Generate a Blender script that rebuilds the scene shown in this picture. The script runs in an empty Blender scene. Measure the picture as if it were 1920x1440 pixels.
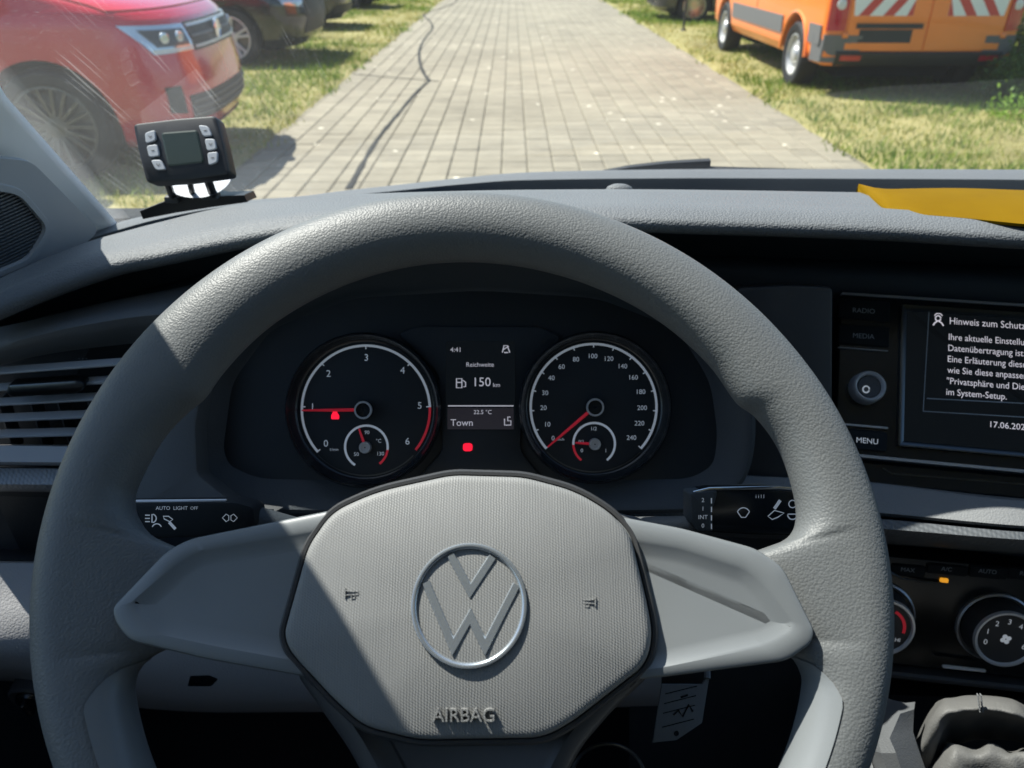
import bpy, bmesh, math, random
import numpy as np
from mathutils import Vector, Matrix, Euler, noise

random.seed(7)
rng = np.random.default_rng(7)
C = bpy.context.scene.collection
SC = bpy.context.scene

# ------------------------------------------------------------------ camera
PITCH = math.radians(29.8)
CP, SP = math.cos(PITCH), math.sin(PITCH)
FPX = 1442.0                       # focal length in photograph pixels (1920 wide)
H = 1.42                           # height of the lens above the ground
CAM = Vector((0, 0, H))
cd = bpy.data.cameras.new("camera")
cam = bpy.data.objects.new("camera", cd)
C.objects.link(cam)
cam.location = CAM
cam.rotation_euler = (math.pi / 2 - PITCH, 0, 0)
cd.sensor_width = 36.0
cd.lens = 36.0 * FPX / 1920
cd.clip_start = 0.01
cd.clip_end = 2000
cd.dof.use_dof = True
cd.dof.focus_distance = 0.43
cd.dof.aperture_fstop = 13.0
SC.camera = cam

# ------------------------------------------------------------------ light
SUN = Vector((-0.55, 0.33, 1.0)).normalized()     # towards the sun
elev = math.asin(SUN.z)
w = bpy.data.worlds.new("World")
SC.world = w
w.use_nodes = True
wn = w.node_tree
bg = wn.nodes["Background"]
sky = wn.nodes.new("ShaderNodeTexSky")
sky.sky_type = 'NISHITA'
sky.sun_disc = False
sky.sun_elevation = elev
sky.sun_rotation = math.atan2(SUN.x, SUN.y)
tint = wn.nodes.new("ShaderNodeMix"); tint.data_type = 'RGBA'; tint.blend_type = 'MULTIPLY'; tint.inputs[0].default_value = 1.0
tint.inputs[7].default_value = (0.86, 1.0, 1.05, 1.0)
wn.links.new(sky.outputs[0], tint.inputs[6]); wn.links.new(tint.outputs[2], bg.inputs[0])
bg.inputs[1].default_value = 0.085
sl = bpy.data.lights.new("sun", 'SUN')
sl.energy = 5.0
sl.angle = math.radians(0.5)
sl.color = (1.0, 0.955, 0.88)
so = bpy.data.objects.new("sun", sl)
C.objects.link(so)
so.location = (0, 0, 12)
so.rotation_euler = SUN.to_track_quat('Z', 'Y').to_euler()

SC.view_settings.view_transform = 'Standard'
SC.view_settings.look = 'None'
SC.view_settings.exposure = 1.15
SC.view_settings.gamma = 1.0
SC.render.engine = 'CYCLES'
SC.cycles.use_denoising = True
SC.cycles.max_bounces = 10
SC.cycles.diffuse_bounces = 5
SC.cycles.glossy_bounces = 4
SC.cycles.transparent_max_bounces = 16
SC.cycles.caustics_reflective = False
SC.cycles.caustics_refractive = False

# ------------------------------------------------------------------ pixel rays (used to measure positions off the photograph)
def ray(px, py):
    u = (px - 960) / FPX
    v = (720 - py) / FPX
    return Vector((u, CP + SP * v, -SP + CP * v))
def U(px, py, d): return CAM + ray(px, py) * d
def WY(px, py, Y):
    r = ray(px, py)
    return CAM + r * (Y / r.y)
def WX(px, py, X):
    r = ray(px, py)
    return CAM + r * (X / r.x)
def WZ(px, py, z):
    r = ray(px, py)
    return CAM + r * ((z - H) / r.z)
def G(px, py): return WZ(px, py, 0.0)

class Frame:
    """a plane in the car with its own axes: x along it, y up it, z out of it towards the driver"""
    def __init__(s, o, x, y):
        s.o = Vector(o); s.x = Vector(x).normalized()
        s.z = s.x.cross(Vector(y)).normalized(); s.y = s.z.cross(s.x)
        s.M = Matrix((s.x, s.y, s.z)).transposed().to_4x4(); s.M.translation = s.o
        s.Mi = s.M.inverted()
    def pt(s, px, py, h=0.0):
        r = ray(px, py)
        t = ((s.o + s.z * h) - CAM).dot(s.z) / r.dot(s.z)
        return s.Mi @ (CAM + r * t)
    def world(s, v): return s.M @ Vector(v)
    def scale(s, px, py, h=0.0):
        return (s.pt(px + 1, py, h) - s.pt(px, py, h)).length
def flat_frame(px, py, depth):
    return Frame(U(px, py, depth), (1, 0, 0), (0, SP, CP))
def frame3(a, b, c):
    return Frame(a, b - a, c - a)

# ------------------------------------------------------------------ object helpers
def thing(name, label, cat, loc=(0, 0, 0), rot=None, group=None, matrix=None, kind=None):
    o = bpy.data.objects.new(name, None)
    o.empty_display_size = 0.05
    C.objects.link(o)
    if matrix is not None: o.matrix_world = matrix
    else:
        o.location = loc
        if rot: o.rotation_euler = rot
    o["label"] = label; o["category"] = cat
    if group: o["group"] = group
    if kind: o["kind"] = kind
    return o

def finish(bm, angle=40, recalc=True, dist=None):
    if dist: bmesh.ops.remove_doubles(bm, verts=bm.verts, dist=dist)
    if recalc: bmesh.ops.recalc_face_normals(bm, faces=bm.faces)
    me = bpy.data.meshes.new("mesh")
    bm.to_mesh(me); bm.free()
    me.polygons.foreach_set("use_smooth", [True] * len(me.polygons))
    try: me.set_sharp_from_angle(angle=math.radians(angle))
    except Exception: pass
    return me

def obj(name, bm, mat, parent=None, angle=40, off=None, recalc=True, label=None):
    """one mesh object; off = the thing's base, subtracted when the shape is given in the place's own coordinates"""
    if isinstance(bm, bmesh.types.BMesh):
        if off is not None: bmesh.ops.translate(bm, verts=bm.verts, vec=-Vector(off))
        me = finish(bm, angle, recalc)
    else: me = bm
    me.name = name
    o = bpy.data.objects.new(name, me)
    if mat is not None:
        me.materials.clear(); me.materials.append(mat)
    C.objects.link(o)
    if parent: o.parent = parent
    if label: o["label"] = label
    return o

def tag(o, label, cat, group=None):
    o["label"] = label; o["category"] = cat
    if group: o["group"] = group
    return o

def B(): return bmesh.new()

def rnd(pts, r=10, n=4):
    """rounds the corners of a closed outline"""
    out = []
    m = len(pts)
    for i in range(m):
        p0, p1, p2 = Vector(pts[i - 1][:2]), Vector(pts[i][:2]), Vector(pts[(i + 1) % m][:2])
        rr = pts[i][2] if len(pts[i]) > 2 else r
        a, b = p0 - p1, p2 - p1
        la, lb = a.length, b.length
        k = min(rr, la * 0.48, lb * 0.48)
        s, e = p1 + a / la * k, p1 + b / lb * k
        for j in range(n + 1):
            t = j / n
            out.append(tuple((1 - t) ** 2 * s + 2 * t * (1 - t) * p1 + t * t * e))
    return out

def inset(pts, d):
    """moves every corner of a closed 2D outline inwards by d"""
    m = len(pts)
    area = sum(pts[i - 1][0] * pts[i][1] - pts[i][0] * pts[i - 1][1] for i in range(m))
    sg = 1 if area > 0 else -1
    out = []
    for i in range(m):
        p0, p1, p2 = Vector(pts[i - 1]), Vector(pts[i]), Vector(pts[(i + 1) % m])
        e1, e2 = (p1 - p0), (p2 - p1)
        if e1.length < 1e-9: e1 = e2
        if e2.length < 1e-9: e2 = e1
        n1 = Vector((-e1.y, e1.x)).normalized() * sg
        n2 = Vector((-e2.y, e2.x)).normalized() * sg
        nn = n1 + n2
        if nn.length < 1e-6: nn = n1
        nn.normalize()
        k = 1.0 / max(0.5, nn.dot(n1))
        out.append(tuple(p1 + nn * d * k))
    return out

def rings(bm, rs, cap0=False, cap1=True, closed=True):
    """loft through rings of 3D points (all the same count)"""
    vs = [[bm.verts.new(p) for p in r] for r in rs]
    n = len(vs[0])
    for a, b in zip(vs, vs[1:]):
        for i in range(n if closed else n - 1):
            j = (i + 1) % n
            try: bm.faces.new((a[i], a[j], b[j], b[i]))
            except ValueError: pass
    for flag, r in ((cap0, vs[0]), (cap1, vs[-1])):
        if flag:
            f = bm.faces.new(r)
            bmesh.ops.triangulate(bm, faces=[f])
    return vs

def plate(F, pts, h0, h1, bev=0.0008, bm=None, pxh=None, cap0=True):
    """a plate with a bevelled front edge on frame F, outline in photograph pixels seen at height pxh"""
    bm = bm or B()
    hh = h1 if pxh is None else pxh
    l = [tuple(F.pt(p[0], p[1], hh)[:2]) for p in pts]
    i1 = inset(l, bev)
    i2 = inset(l, bev * 0.3)
    rings(bm, [[(x, y, h0) for x, y in l], [(x, y, h1 - bev) for x, y in l],
               [(x, y, h1 - bev * 0.3) for x, y in i2], [(x, y, h1) for x, y in i1]], cap0=cap0)
    return bm

def box(bm, c, s, M=None, bev=0.0):
    g = bmesh.ops.create_cube(bm, size=1.0)
    vs = g["verts"]
    for v in vs:
        v.co = Vector((v.co.x * s[0], v.co.y * s[1], v.co.z * s[2]))
    if bev:
        es = list({e for v in vs for e in v.link_edges})
        r = bmesh.ops.bevel(bm, geom=es, offset=bev, segments=2, affect='EDGES', profile=0.5)
        vs = list({v for f in r["faces"] for v in f.verts} | {v for v in vs if v.is_valid})
    for v in vs:
        p = v.co.copy()
        if M is not None: p = M @ p
        v.co = p + Vector(c)
    return vs

def tube(bm, path, r, seg=10, closed=False, cap=True, flat=1.0):
    """a tube along a path of points; r is a number or one per point"""
    P = [Vector(p) for p in path]
    n = len(P)
    rr = [r] * n if isinstance(r, (int, float)) else list(r)
    rs = []
    up0 = None
    for i in range(n):
        if closed: t = (P[(i + 1) % n] - P[i - 1])
        else: t = P[min(i + 1, n - 1)] - P[max(i - 1, 0)]
        t.normalize()
        if up0 is None:
            up0 = Vector((0, 0, 1)) if abs(t.z) < 0.9 else Vector((0, 1, 0))
        a = t.cross(up0).normalized(); b = a.cross(t)
        up0 = b
        rs.append([P[i] + (a * math.cos(2 * math.pi * k / seg) + b * math.sin(2 * math.pi * k / seg) * flat) * rr[i] for k in range(seg)])
    if closed: rs.append(rs[0])
    if closed:
        vs = [[bm.verts.new(p) for p in q] for q in rs[:-1]]
        vs.append(vs[0])
        for a, b in zip(vs, vs[1:]):
            for k in range(seg):
                j = (k + 1) % seg
                bm.faces.new((a[k], a[j], b[j], b[k]))
    else:
        rings(bm, rs, cap0=cap, cap1=cap)
    return bm

def lathe(bm, prof, seg=48, o=(0, 0, 0), ax=None, cap=False):
    """prof = (radius, height) pairs turned about local z (or the axis of matrix ax)"""
    M = ax or Matrix.Identity(4)
    rs = []
    for r, h in prof:
        rs.append([Vector(o) + (M.to_3x3() @ Vector((r * math.cos(2 * math.pi * k / seg), r * math.sin(2 * math.pi * k / seg), h))) for k in range(seg)])
    rings(bm, rs, cap0=False, cap1=cap)
    return bm

def catmull(pts, n=8, closed=False):
    P = [Vector(p) for p in pts]
    m = len(P)
    out = []
    for i in range(m if closed else m - 1):
        if closed: a, b, c, d = P[i - 1], P[i], P[(i + 1) % m], P[(i + 2) % m]
        else: a, b, c, d = P[max(i - 1, 0)], P[i], P[i + 1], P[min(i + 2, m - 1)]
        for j in range(n):
            t = j / n
            out.append(0.5 * ((2 * b) + (c - a) * t + (2 * a - 5 * b + 4 * c - d) * t * t + (3 * b - 3 * c + d - a) * t ** 3))
    if not closed: out.append(P[-1])
    return out

_tc = {}
def text_into(bm, s, size, M, extrude=0.0):
    """adds lettering to a bmesh, centred at the origin of M, cap height = size"""
    key = (s, extrude / size if size else 0)
    if key not in _tc:
        cu = bpy.data.curves.new("letters", 'FONT')
        cu.body = s; cu.size = 1.0; cu.align_x = 'CENTER'; cu.align_y = 'CENTER'
        cu.resolution_u = 3
        cu.extrude = extrude / size * 0.5 if extrude else 0
        o = bpy.data.objects.new("letters", cu)
        me = bpy.data.meshes.new_from_object(o)
        bpy.data.objects.remove(o); bpy.data.curves.remove(cu)
        _tc[key] = me
    me = _tc[key]
    k = size / 0.72
    n0 = len(bm.verts)
    bm.from_mesh(me)
    bm.verts.ensure_lookup_table()
    for v in bm.verts[n0:]:
        v.co = M @ Vector((v.co.x * k, v.co.y * k, v.co.z * k))
    return bm

def text_px(bm, F, s, px, py, cap, h, ext=0.0, wide=1.0, left=False, rot=0.0):
    """lettering on frame F; cap height in photograph pixels"""
    sc = F.scale(px, py, h)
    p = F.pt(px, py, h)
    M = Matrix.Translation(p) @ Matrix.Rotation(rot, 4, 'Z') @ Matrix.Diagonal((wide, 1, 1, 1))
    if left:
        t = B(); text_into(t, s, cap * sc, Matrix.Identity(4), ext)
        mn = min(v.co.x for v in t.verts); t.free()
        M = M @ Matrix.Translation((-mn, 0, 0))
    return text_into(bm, s, cap * sc, M, ext)

def poly_px(bm, F, pts, h):
    f = bm.faces.new([bm.verts.new(F.pt(x, y, h)) for x, y in pts])
    return f

def stroke_px(bm, F, pts, wpx, h, closed=False):
    """a flat printed line of given width in pixels"""
    P = [F.pt(x, y, h) for x, y in pts]
    s = F.scale(pts[0][0], pts[0][1], h) * wpx / 2
    n = len(P)
    L, R = [], []
    for i in range(n):
        a = P[i - 1] if (i > 0 or closed) else P[i]
        b = P[(i + 1) % n] if (i < n - 1 or closed) else P[i]
        t = (b - a); t.z = 0; t.normalize()
        q = Vector((-t.y, t.x, 0)) * s
        L.append(bm.verts.new(P[i] + q)); R.append(bm.verts.new(P[i] - q))
    for i in range(n if closed else n - 1):
        j = (i + 1) % n
        bm.faces.new((L[i], L[j], R[j], R[i]))
    return bm

def arc(cx, cy, r, a0, a1, n=40, ry=None):
    ry = ry or r
    return [(cx + r * math.cos(math.radians(a0 + (a1 - a0) * i / n)), cy - ry * math.sin(math.radians(a0 + (a1 - a0) * i / n))) for i in range(n + 1)]

# ------------------------------------------------------------------ materials
def mk(name):
    m = bpy.data.materials.new(name); m.use_nodes = True
    nt = m.node_tree
    return m, nt, nt.nodes["Principled BSDF"]
def rgb(c): return (c[0], c[1], c[2], 1.0)
def nd(nt, t, **kw):
    n = nt.nodes.new(t)
    for k, v in kw.items():
        if k in n.inputs: n.inputs[k].default_value = v
        else: setattr(n, k, v)
    return n
def coords(nt, kind="Object", scale=(1, 1, 1)):
    tc = nt.nodes.new("ShaderNodeTexCoord")
    mp = nt.nodes.new("ShaderNodeMapping")
    mp.inputs["Scale"].default_value = scale
    nt.links.new(tc.outputs[kind], mp.inputs["Vector"])
    return mp.outputs[0]

def plain(name, col, rough=0.5, metal=0.0, spec=0.5, emit=None, es=0.0, coat=0.0):
    m, nt, p = mk(name)
    p.inputs["Base Color"].default_value = rgb(col)
    p.inputs["Roughness"].default_value = rough
    p.inputs["Metallic"].default_value = metal
    p.inputs["Specular IOR Level"].default_value = spec
    p.inputs["Coat Weight"].default_value = coat
    if emit:
        p.inputs["Emission Color"].default_value = rgb(emit)
        p.inputs["Emission Strength"].default_value = es
    return m

def grained(name, col, rough=0.5, cell=0.002, strength=0.35, var=0.12, spec=0.4, kind="leather", coordkind="Object", dist=0.0004):
    """moulded plastic or leather with a fine grain"""
    m, nt, p = mk(name)
    v = coords(nt, coordkind)
    L = nt.links.new
    n1 = nd(nt, "ShaderNodeTexNoise", Scale=18.0, Detail=3.0)
    L(v, n1.inputs["Vector"])
    mix = nd(nt, "ShaderNodeMix", data_type='RGBA')
    mix.inputs[6].default_value = rgb([c * (1 - var) for c in col])
    mix.inputs[7].default_value = rgb([c * (1 + var) for c in col])
    L(n1.outputs[0], mix.inputs[0])
    L(mix.outputs[2], p.inputs["Base Color"])
    p.inputs["Specular IOR Level"].default_value = spec
    rr = nd(nt, "ShaderNodeMapRange")
    rr.inputs[3].default_value = rough - 0.05; rr.inputs[4].default_value = rough + 0.08
    L(n1.outputs[0], rr.inputs[0]); L(rr.outputs[0], p.inputs["Roughness"])
    bp = nd(nt, "ShaderNodeBump", Strength=strength, Distance=dist)
    if kind == "leather":
        wv = nd(nt, "ShaderNodeTexNoise", Scale=0.6 / cell, Detail=1.0)
        L(v, wv.inputs["Vector"])
        add = nd(nt, "ShaderNodeVectorMath", operation='MULTIPLY_ADD')
        add.inputs[1].default_value = (cell * 0.9,) * 3
        L(wv.outputs[1], add.inputs[0]); L(v, add.inputs[2])
        vo = nd(nt, "ShaderNodeTexVoronoi", Scale=1.0 / cell, feature='F1')
        L(add.outputs[0], vo.inputs["Vector"])
        inv = nd(nt, "ShaderNodeMath", operation='MULTIPLY'); inv.inputs[1].default_value = -1
        L(vo.outputs[0], inv.inputs[0]); L(inv.outputs[0], bp.inputs["Height"])
    elif kind == "weave":
        mp2 = nt.nodes.new("ShaderNodeMapping"); mp2.inputs["Rotation"].default_value = (0, 0, 0.55)
        L(v, mp2.inputs[0])
        w1 = nd(nt, "ShaderNodeTexWave", Scale=0.31 / cell, Distortion=2.2); w1.bands_direction = 'X'
        w2 = nd(nt, "ShaderNodeTexWave", Scale=0.36 / cell, Distortion=1.6); w2.bands_direction = 'Y'
        L(v, w1.inputs[0]); L(mp2.outputs[0], w2.inputs[0])
        big = nd(nt, "ShaderNodeTexNoise", Scale=0.10 / cell, Detail=2.0)
        mpn = nt.nodes.new("ShaderNodeMapping"); mpn.inputs["Scale"].default_value = (3.0, 0.15, 1)
        L(v, mpn.inputs[0]); L(mpn.outputs[0], big.inputs[0])
        mu = nd(nt, "ShaderNodeMath", operation='MULTIPLY'); L(w1.outputs[1], mu.inputs[0]); L(big.outputs[0], mu.inputs[1])
        ad = nd(nt, "ShaderNodeMath", operation='MULTIPLY_ADD'); ad.inputs[1].default_value = 0.45
        L(w2.outputs[1], ad.inputs[0]); L(mu.outputs[0], ad.inputs[2])
        L(ad.outputs[0], bp.inputs["Height"])
    else:
        no = nd(nt, "ShaderNodeTexNoise", Scale=1.0 / cell, Detail=2.0)
        L(v, no.inputs["Vector"]); L(no.outputs[0], bp.inputs["Height"])
    L(bp.outputs[0], p.inputs["Normal"])
    return m

M_RIM = grained("wheel_leather", (0.106, 0.112, 0.113), 0.5, 0.0012, 0.38, 0.06, 0.45, dist=0.0005)
M_PAD = grained("airbag_vinyl", (0.180, 0.182, 0.179), 0.55, 0.0012, 0.5, 0.05, 0.4, "weave", dist=0.0003)
M_SPOKE = grained("spoke_plastic", (0.158, 0.170, 0.176), 0.38, 0.0007, 0.12, 0.04, 0.5, "noise", dist=0.0002)
M_SMOOTH = grained("smooth_dark_plastic", (0.042, 0.043, 0.045), 0.45, 0.0008, 0.1, 0.04, 0.4, "noise", dist=0.0002)
M_DASH = grained("dash_top_plastic", (0.112, 0.120, 0.127), 0.6, 0.0016, 0.85, 0.08, 0.4, dist=0.0005)
M_DASHD = grained("dark_dash_plastic", (0.032, 0.040, 0.048), 0.55, 0.0015, 0.3, 0.1, 0.35, dist=0.0004)
M_DASHM = grained("grey_dash_plastic", (0.07, 0.074, 0.078), 0.55, 0.0013, 0.35, 0.08, 0.4, dist=0.0004)
M_LOWER = grained("light_grey_dash_plastic", (0.165, 0.172, 0.178), 0.6, 0.0016, 0.5, 0.06, 0.4, dist=0.0005)
M_BLACK = plain("gloss_black", (0.007, 0.010, 0.013), 0.25, 0, 0.5)
M_MATTB = plain("matt_black", (0.010, 0.013, 0.016), 0.7, 0, 0.2)
M_FACE = plain("dial_black", (0.010, 0.014, 0.018), 0.5, 0, 0.3)
M_CHROME = plain("chrome", (0.62, 0.63, 0.65), 0.13, 1.0)
M_HOOD = grained("vent_hood_plastic", (0.17, 0.18, 0.19), 0.5, 0.0013, 0.3, 0.06, 0.4)  # grey dash plastic lightened to imitate window light on the hood
M_KNEE = grained("knee_panel_plastic", (0.34, 0.35, 0.355), 0.6, 0.0016, 0.5, 0.06, 0.4)  # brighter copy of the lower dash plastic, side-window light put in
M_SILVER = plain("silver_ring", (0.66, 0.67, 0.69), 0.3, 0.35)
M_EMBLEM = plain("emblem_chrome", (0.40, 0.44, 0.48), 0.26, 0.75)
M_SATIN = plain("satin_chrome", (0.50, 0.51, 0.53), 0.38, 0.6)
M_DCHROME = plain("dark_chrome", (0.10, 0.11, 0.12), 0.3, 1.0)
M_PRINT = plain("dial_print", (0.6, 0.62, 0.65), 0.6, emit=(0.62, 0.7, 0.8), es=0.075)
M_PRINTD = plain("dim_print", (0.32, 0.35, 0.38), 0.6)
M_PRINTW = plain("white_print_glow", (0.75, 0.77, 0.8), 0.6, emit=(0.8, 0.85, 0.9), es=0.10)  # weak glow stands in for sunlight on the white lettering
M_RED = plain("needle_red", (0.55, 0.03, 0.05), 0.5, emit=(1, 0.03, 0.06), es=0.06)
M_REDL = plain("red_lamp", (0.4, 0.0, 0.02), 0.5, emit=(1.0, 0.01, 0.04), es=0.5)
M_AMBER = plain("amber_lamp", (0.5, 0.2, 0.02), 0.5, emit=(1.0, 0.42, 0.03), es=0.32)
M_SCREEN = plain("screen_dark", (0.004, 0.007, 0.010), 0.25, 0, 0.12, emit=(0.45, 0.6, 0.75), es=0.003)
M_SCREEN2 = plain("screen_band", (0.02, 0.02, 0.024), 0.3, 0, 0.5, emit=(0.5, 0.45, 0.6), es=0.010)
M_SCRTXT = plain("screen_letters", (0.5, 0.5, 0.5), 0.5, emit=(0.86, 0.82, 0.92), es=0.24)
M_SCRTXT2 = plain("display_letters", (0.4, 0.4, 0.4), 0.5, emit=(0.8, 0.78, 0.9), es=0.16)
M_PILLAR = grained("pillar_trim", (0.78, 0.79, 0.79), 0.7, 0.001, 0.2, 0.03, 0.3, "noise")
M_PANEL = grained("door_corner_plastic", (0.42, 0.43, 0.44), 0.6, 0.001, 0.2, 0.03, 0.3, "noise")
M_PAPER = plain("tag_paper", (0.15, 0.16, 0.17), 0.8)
M_HOLD = plain("holder_black", (0.012, 0.013, 0.016), 0.45)
M_LCD = plain("lcd_green", (0.028, 0.042, 0.034), 0.3)
M_KEY = plain("key_grey", (0.45, 0.47, 0.5), 0.5)
M_WHITE = plain("lit_strip_white", (0.8, 0.8, 0.78), 0.4)
M_BOOT = grained("gaiter_leather", (0.10, 0.10, 0.097), 0.6, 0.0016, 0.5, 0.1, 0.4)
M_CARPET = grained("floor_carpet", (0.018, 0.018, 0.02), 0.95, 0.002, 0.8, 0.2, 0.1, "noise")
M_HEAD = grained("headlining", (0.55, 0.56, 0.57), 0.9, 0.002, 0.3, 0.05, 0.1, "noise")
M_RUBBER = grained("rubber", (0.016, 0.016, 0.017), 0.7, 0.004, 0.4, 0.1, 0.3, "noise")

def yellow_material():
    m, nt, p = mk("yellow_card")
    v = coords(nt, "Object")
    n = nd(nt, "ShaderNodeTexNoise", Scale=40.0, Detail=4.0)
    nt.links.new(v, n.inputs[0])
    cr = nt.nodes.new("ShaderNodeValToRGB")
    cr.color_ramp.elements[0].color = (0.135, 0.073, 0.0001, 1)
    cr.color_ramp.elements[1].color = (0.17, 0.098, 0.0002, 1)
    nt.links.new(n.outputs[0], cr.inputs[0]); nt.links.new(cr.outputs[0], p.inputs["Base Color"])
    p.inputs["Roughness"].default_value = 0.6; p.inputs["Specular IOR Level"].default_value = 0.04
    return m
M_YELLOW = yellow_material()

def glass_material():
    """car glass: clear, mirror-like at a slant, with dust and wiper scratches on it"""
    m = bpy.data.materials.new("windscreen_glass"); m.use_nodes = True
    nt = m.node_tree; nt.nodes.clear(); L = nt.links.new
    out = nt.nodes.new("ShaderNodeOutputMaterial")
    tr = nd(nt, "ShaderNodeBsdfTransparent"); tr.inputs[0].default_value = (0.96, 0.975, 0.97, 1)
    gl = nd(nt, "ShaderNodeBsdfGlossy", Roughness=0.02); gl.inputs[0].default_value = (1, 1, 1, 1)
    fr = nd(nt, "ShaderNodeFresnel", IOR=1.27)
    geo = nt.nodes.new("ShaderNodeNewGeometry")
    inv = nd(nt, "ShaderNodeMath", operation='SUBTRACT'); inv.inputs[0].default_value = 1.0
    L(geo.outputs["Backfacing"], inv.inputs[1])
    fm = nd(nt, "ShaderNodeMath", operation='MULTIPLY'); L(fr.outputs[0], fm.inputs[0]); L(inv.outputs[0], fm.inputs[1])
    m1 = nt.nodes.new("ShaderNodeMixShader"); L(fm.outputs[0], m1.inputs[0]); L(tr.outputs[0], m1.inputs[1]); L(gl.outputs[0], m1.inputs[2])
    tc = nt.nodes.new("ShaderNodeTexCoord")
    du = nd(nt, "ShaderNodeBsdfTranslucent"); du.inputs[0].default_value = (0.85, 0.86, 0.84, 1)
    dd = nd(nt, "ShaderNodeBsdfDiffuse"); dd.inputs[0].default_value = (0.85, 0.86, 0.84, 1)
    mm = nt.nodes.new("ShaderNodeMixShader"); mm.inputs[0].default_value = 0.5; L(du.outputs[0], mm.inputs[1]); L(dd.outputs[0], mm.inputs[2])
    sp = nd(nt, "ShaderNodeTexNoise", Scale=260.0, Detail=3.0, Roughness=0.7); L(tc.outputs["Object"], sp.inputs[0])
    r1 = nt.nodes.new("ShaderNodeMapRange"); r1.inputs[1].default_value = 0.62; r1.inputs[2].default_value = 0.8; r1.inputs[3].default_value = 0.0; r1.inputs[4].default_value = 0.10
    L(sp.outputs[0], r1.inputs[0])
    # more dust towards the driver's pillar, also standing in for veiling glare
    sx = nt.nodes.new("ShaderNodeSeparateXYZ"); L(geo.outputs["Position"], sx.inputs[0])
    r2 = nt.nodes.new("ShaderNodeMapRange"); r2.interpolation_type = 'SMOOTHSTEP'
    r2.inputs[1].default_value = -0.12; r2.inputs[2].default_value = -0.34; r2.inputs[3].default_value = 0.006; r2.inputs[4].default_value = 0.028
    zf = nt.nodes.new("ShaderNodeMapRange"); zf.inputs[1].default_value = 1.50; zf.inputs[2].default_value = 1.36; L(sx.outputs[2], zf.inputs[0])
    L(sx.outputs[0], r2.inputs[0])
    zm = nd(nt, "ShaderNodeMath", operation='MULTIPLY'); L(r2.outputs[0], zm.inputs[0]); L(zf.outputs[0], zm.inputs[1])
    # long fine scratches
    mp = nt.nodes.new("ShaderNodeMapping"); mp.inputs["Rotation"].default_value = (0, 0, -0.9); mp.inputs["Scale"].default_value = (420, 9, 9)
    L(tc.outputs["Object"], mp.inputs[0])
    sn = nd(nt, "ShaderNodeTexNoise", Scale=1.0, Detail=1.0); L(mp.outputs[0], sn.inputs[0])
    r3 = nt.nodes.new("ShaderNodeMapRange"); r3.inputs[1].default_value = 0.66; r3.inputs[2].default_value = 0.8; r3.inputs[3].default_value = 0.0; r3.inputs[4].default_value = 0.10
    L(sn.outputs[0], r3.inputs[0])
    r4 = nt.nodes.new("ShaderNodeMapRange"); r4.inputs[1].default_value = -0.05; r4.inputs[2].default_value = -0.3; r4.inputs[3].default_value = 0.1; r4.inputs[4].default_value = 1.0
    L(sx.outputs[0], r4.inputs[0])
    s4 = nd(nt, "ShaderNodeMath", operation='MULTIPLY'); L(r3.outputs[0], s4.inputs[0]); L(r4.outputs[0], s4.inputs[1])
    a1 = nd(nt, "ShaderNodeMath", operation='MULTIPLY_ADD'); L(r1.outputs[0], a1.inputs[0]); L(r4.outputs[0], a1.inputs[1]); L(zm.outputs[0], a1.inputs[2])
    a2 = nd(nt, "ShaderNodeMath", operation='ADD'); L(a1.outputs[0], a2.inputs[0]); L(s4.outputs[0], a2.inputs[1])
    m2 = nt.nodes.new("ShaderNodeMixShader"); L(a2.outputs[0], m2.inputs[0]); L(m1.outputs[0], m2.inputs[1]); L(mm.outputs[0], m2.inputs[2])
    L(m2.outputs[0], out.inputs[0])
    return m
M_GLASS = glass_material()

def side_glass():
    m = bpy.data.materials.new("side_glass"); m.use_nodes = True
    nt = m.node_tree; nt.nodes.clear(); L = nt.links.new
    out = nt.nodes.new("ShaderNodeOutputMaterial")
    tr = nd(nt, "ShaderNodeBsdfTransparent"); tr.inputs[0].default_value = (0.9, 0.93, 0.92, 1)
    L(tr.outputs[0], out.inputs[0])
    return m

def paint(name, col, rough=0.25, flake=0.0):
    m, nt, p = mk(name)
    v = coords(nt, "Object")
    n = nd(nt, "ShaderNodeTexNoise", Scale=3.0, Detail=5.0); nt.links.new(v, n.inputs[0])
    mix = nd(nt, "ShaderNodeMix", data_type='RGBA')
    mix.inputs[6].default_value = rgb([c * 0.88 for c in col]); mix.inputs[7].default_value = rgb([min(1, c * 1.1) for c in col])
    nt.links.new(n.outputs[0], mix.inputs[0]); nt.links.new(mix.outputs[2], p.inputs["Base Color"])
    p.inputs["Roughness"].default_value = rough
    p.inputs["Metallic"].default_value = flake
    p.inputs["Coat Weight"].default_value = 0.6
    p.inputs["Coat Roughness"].default_value = 0.06
    return m

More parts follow.
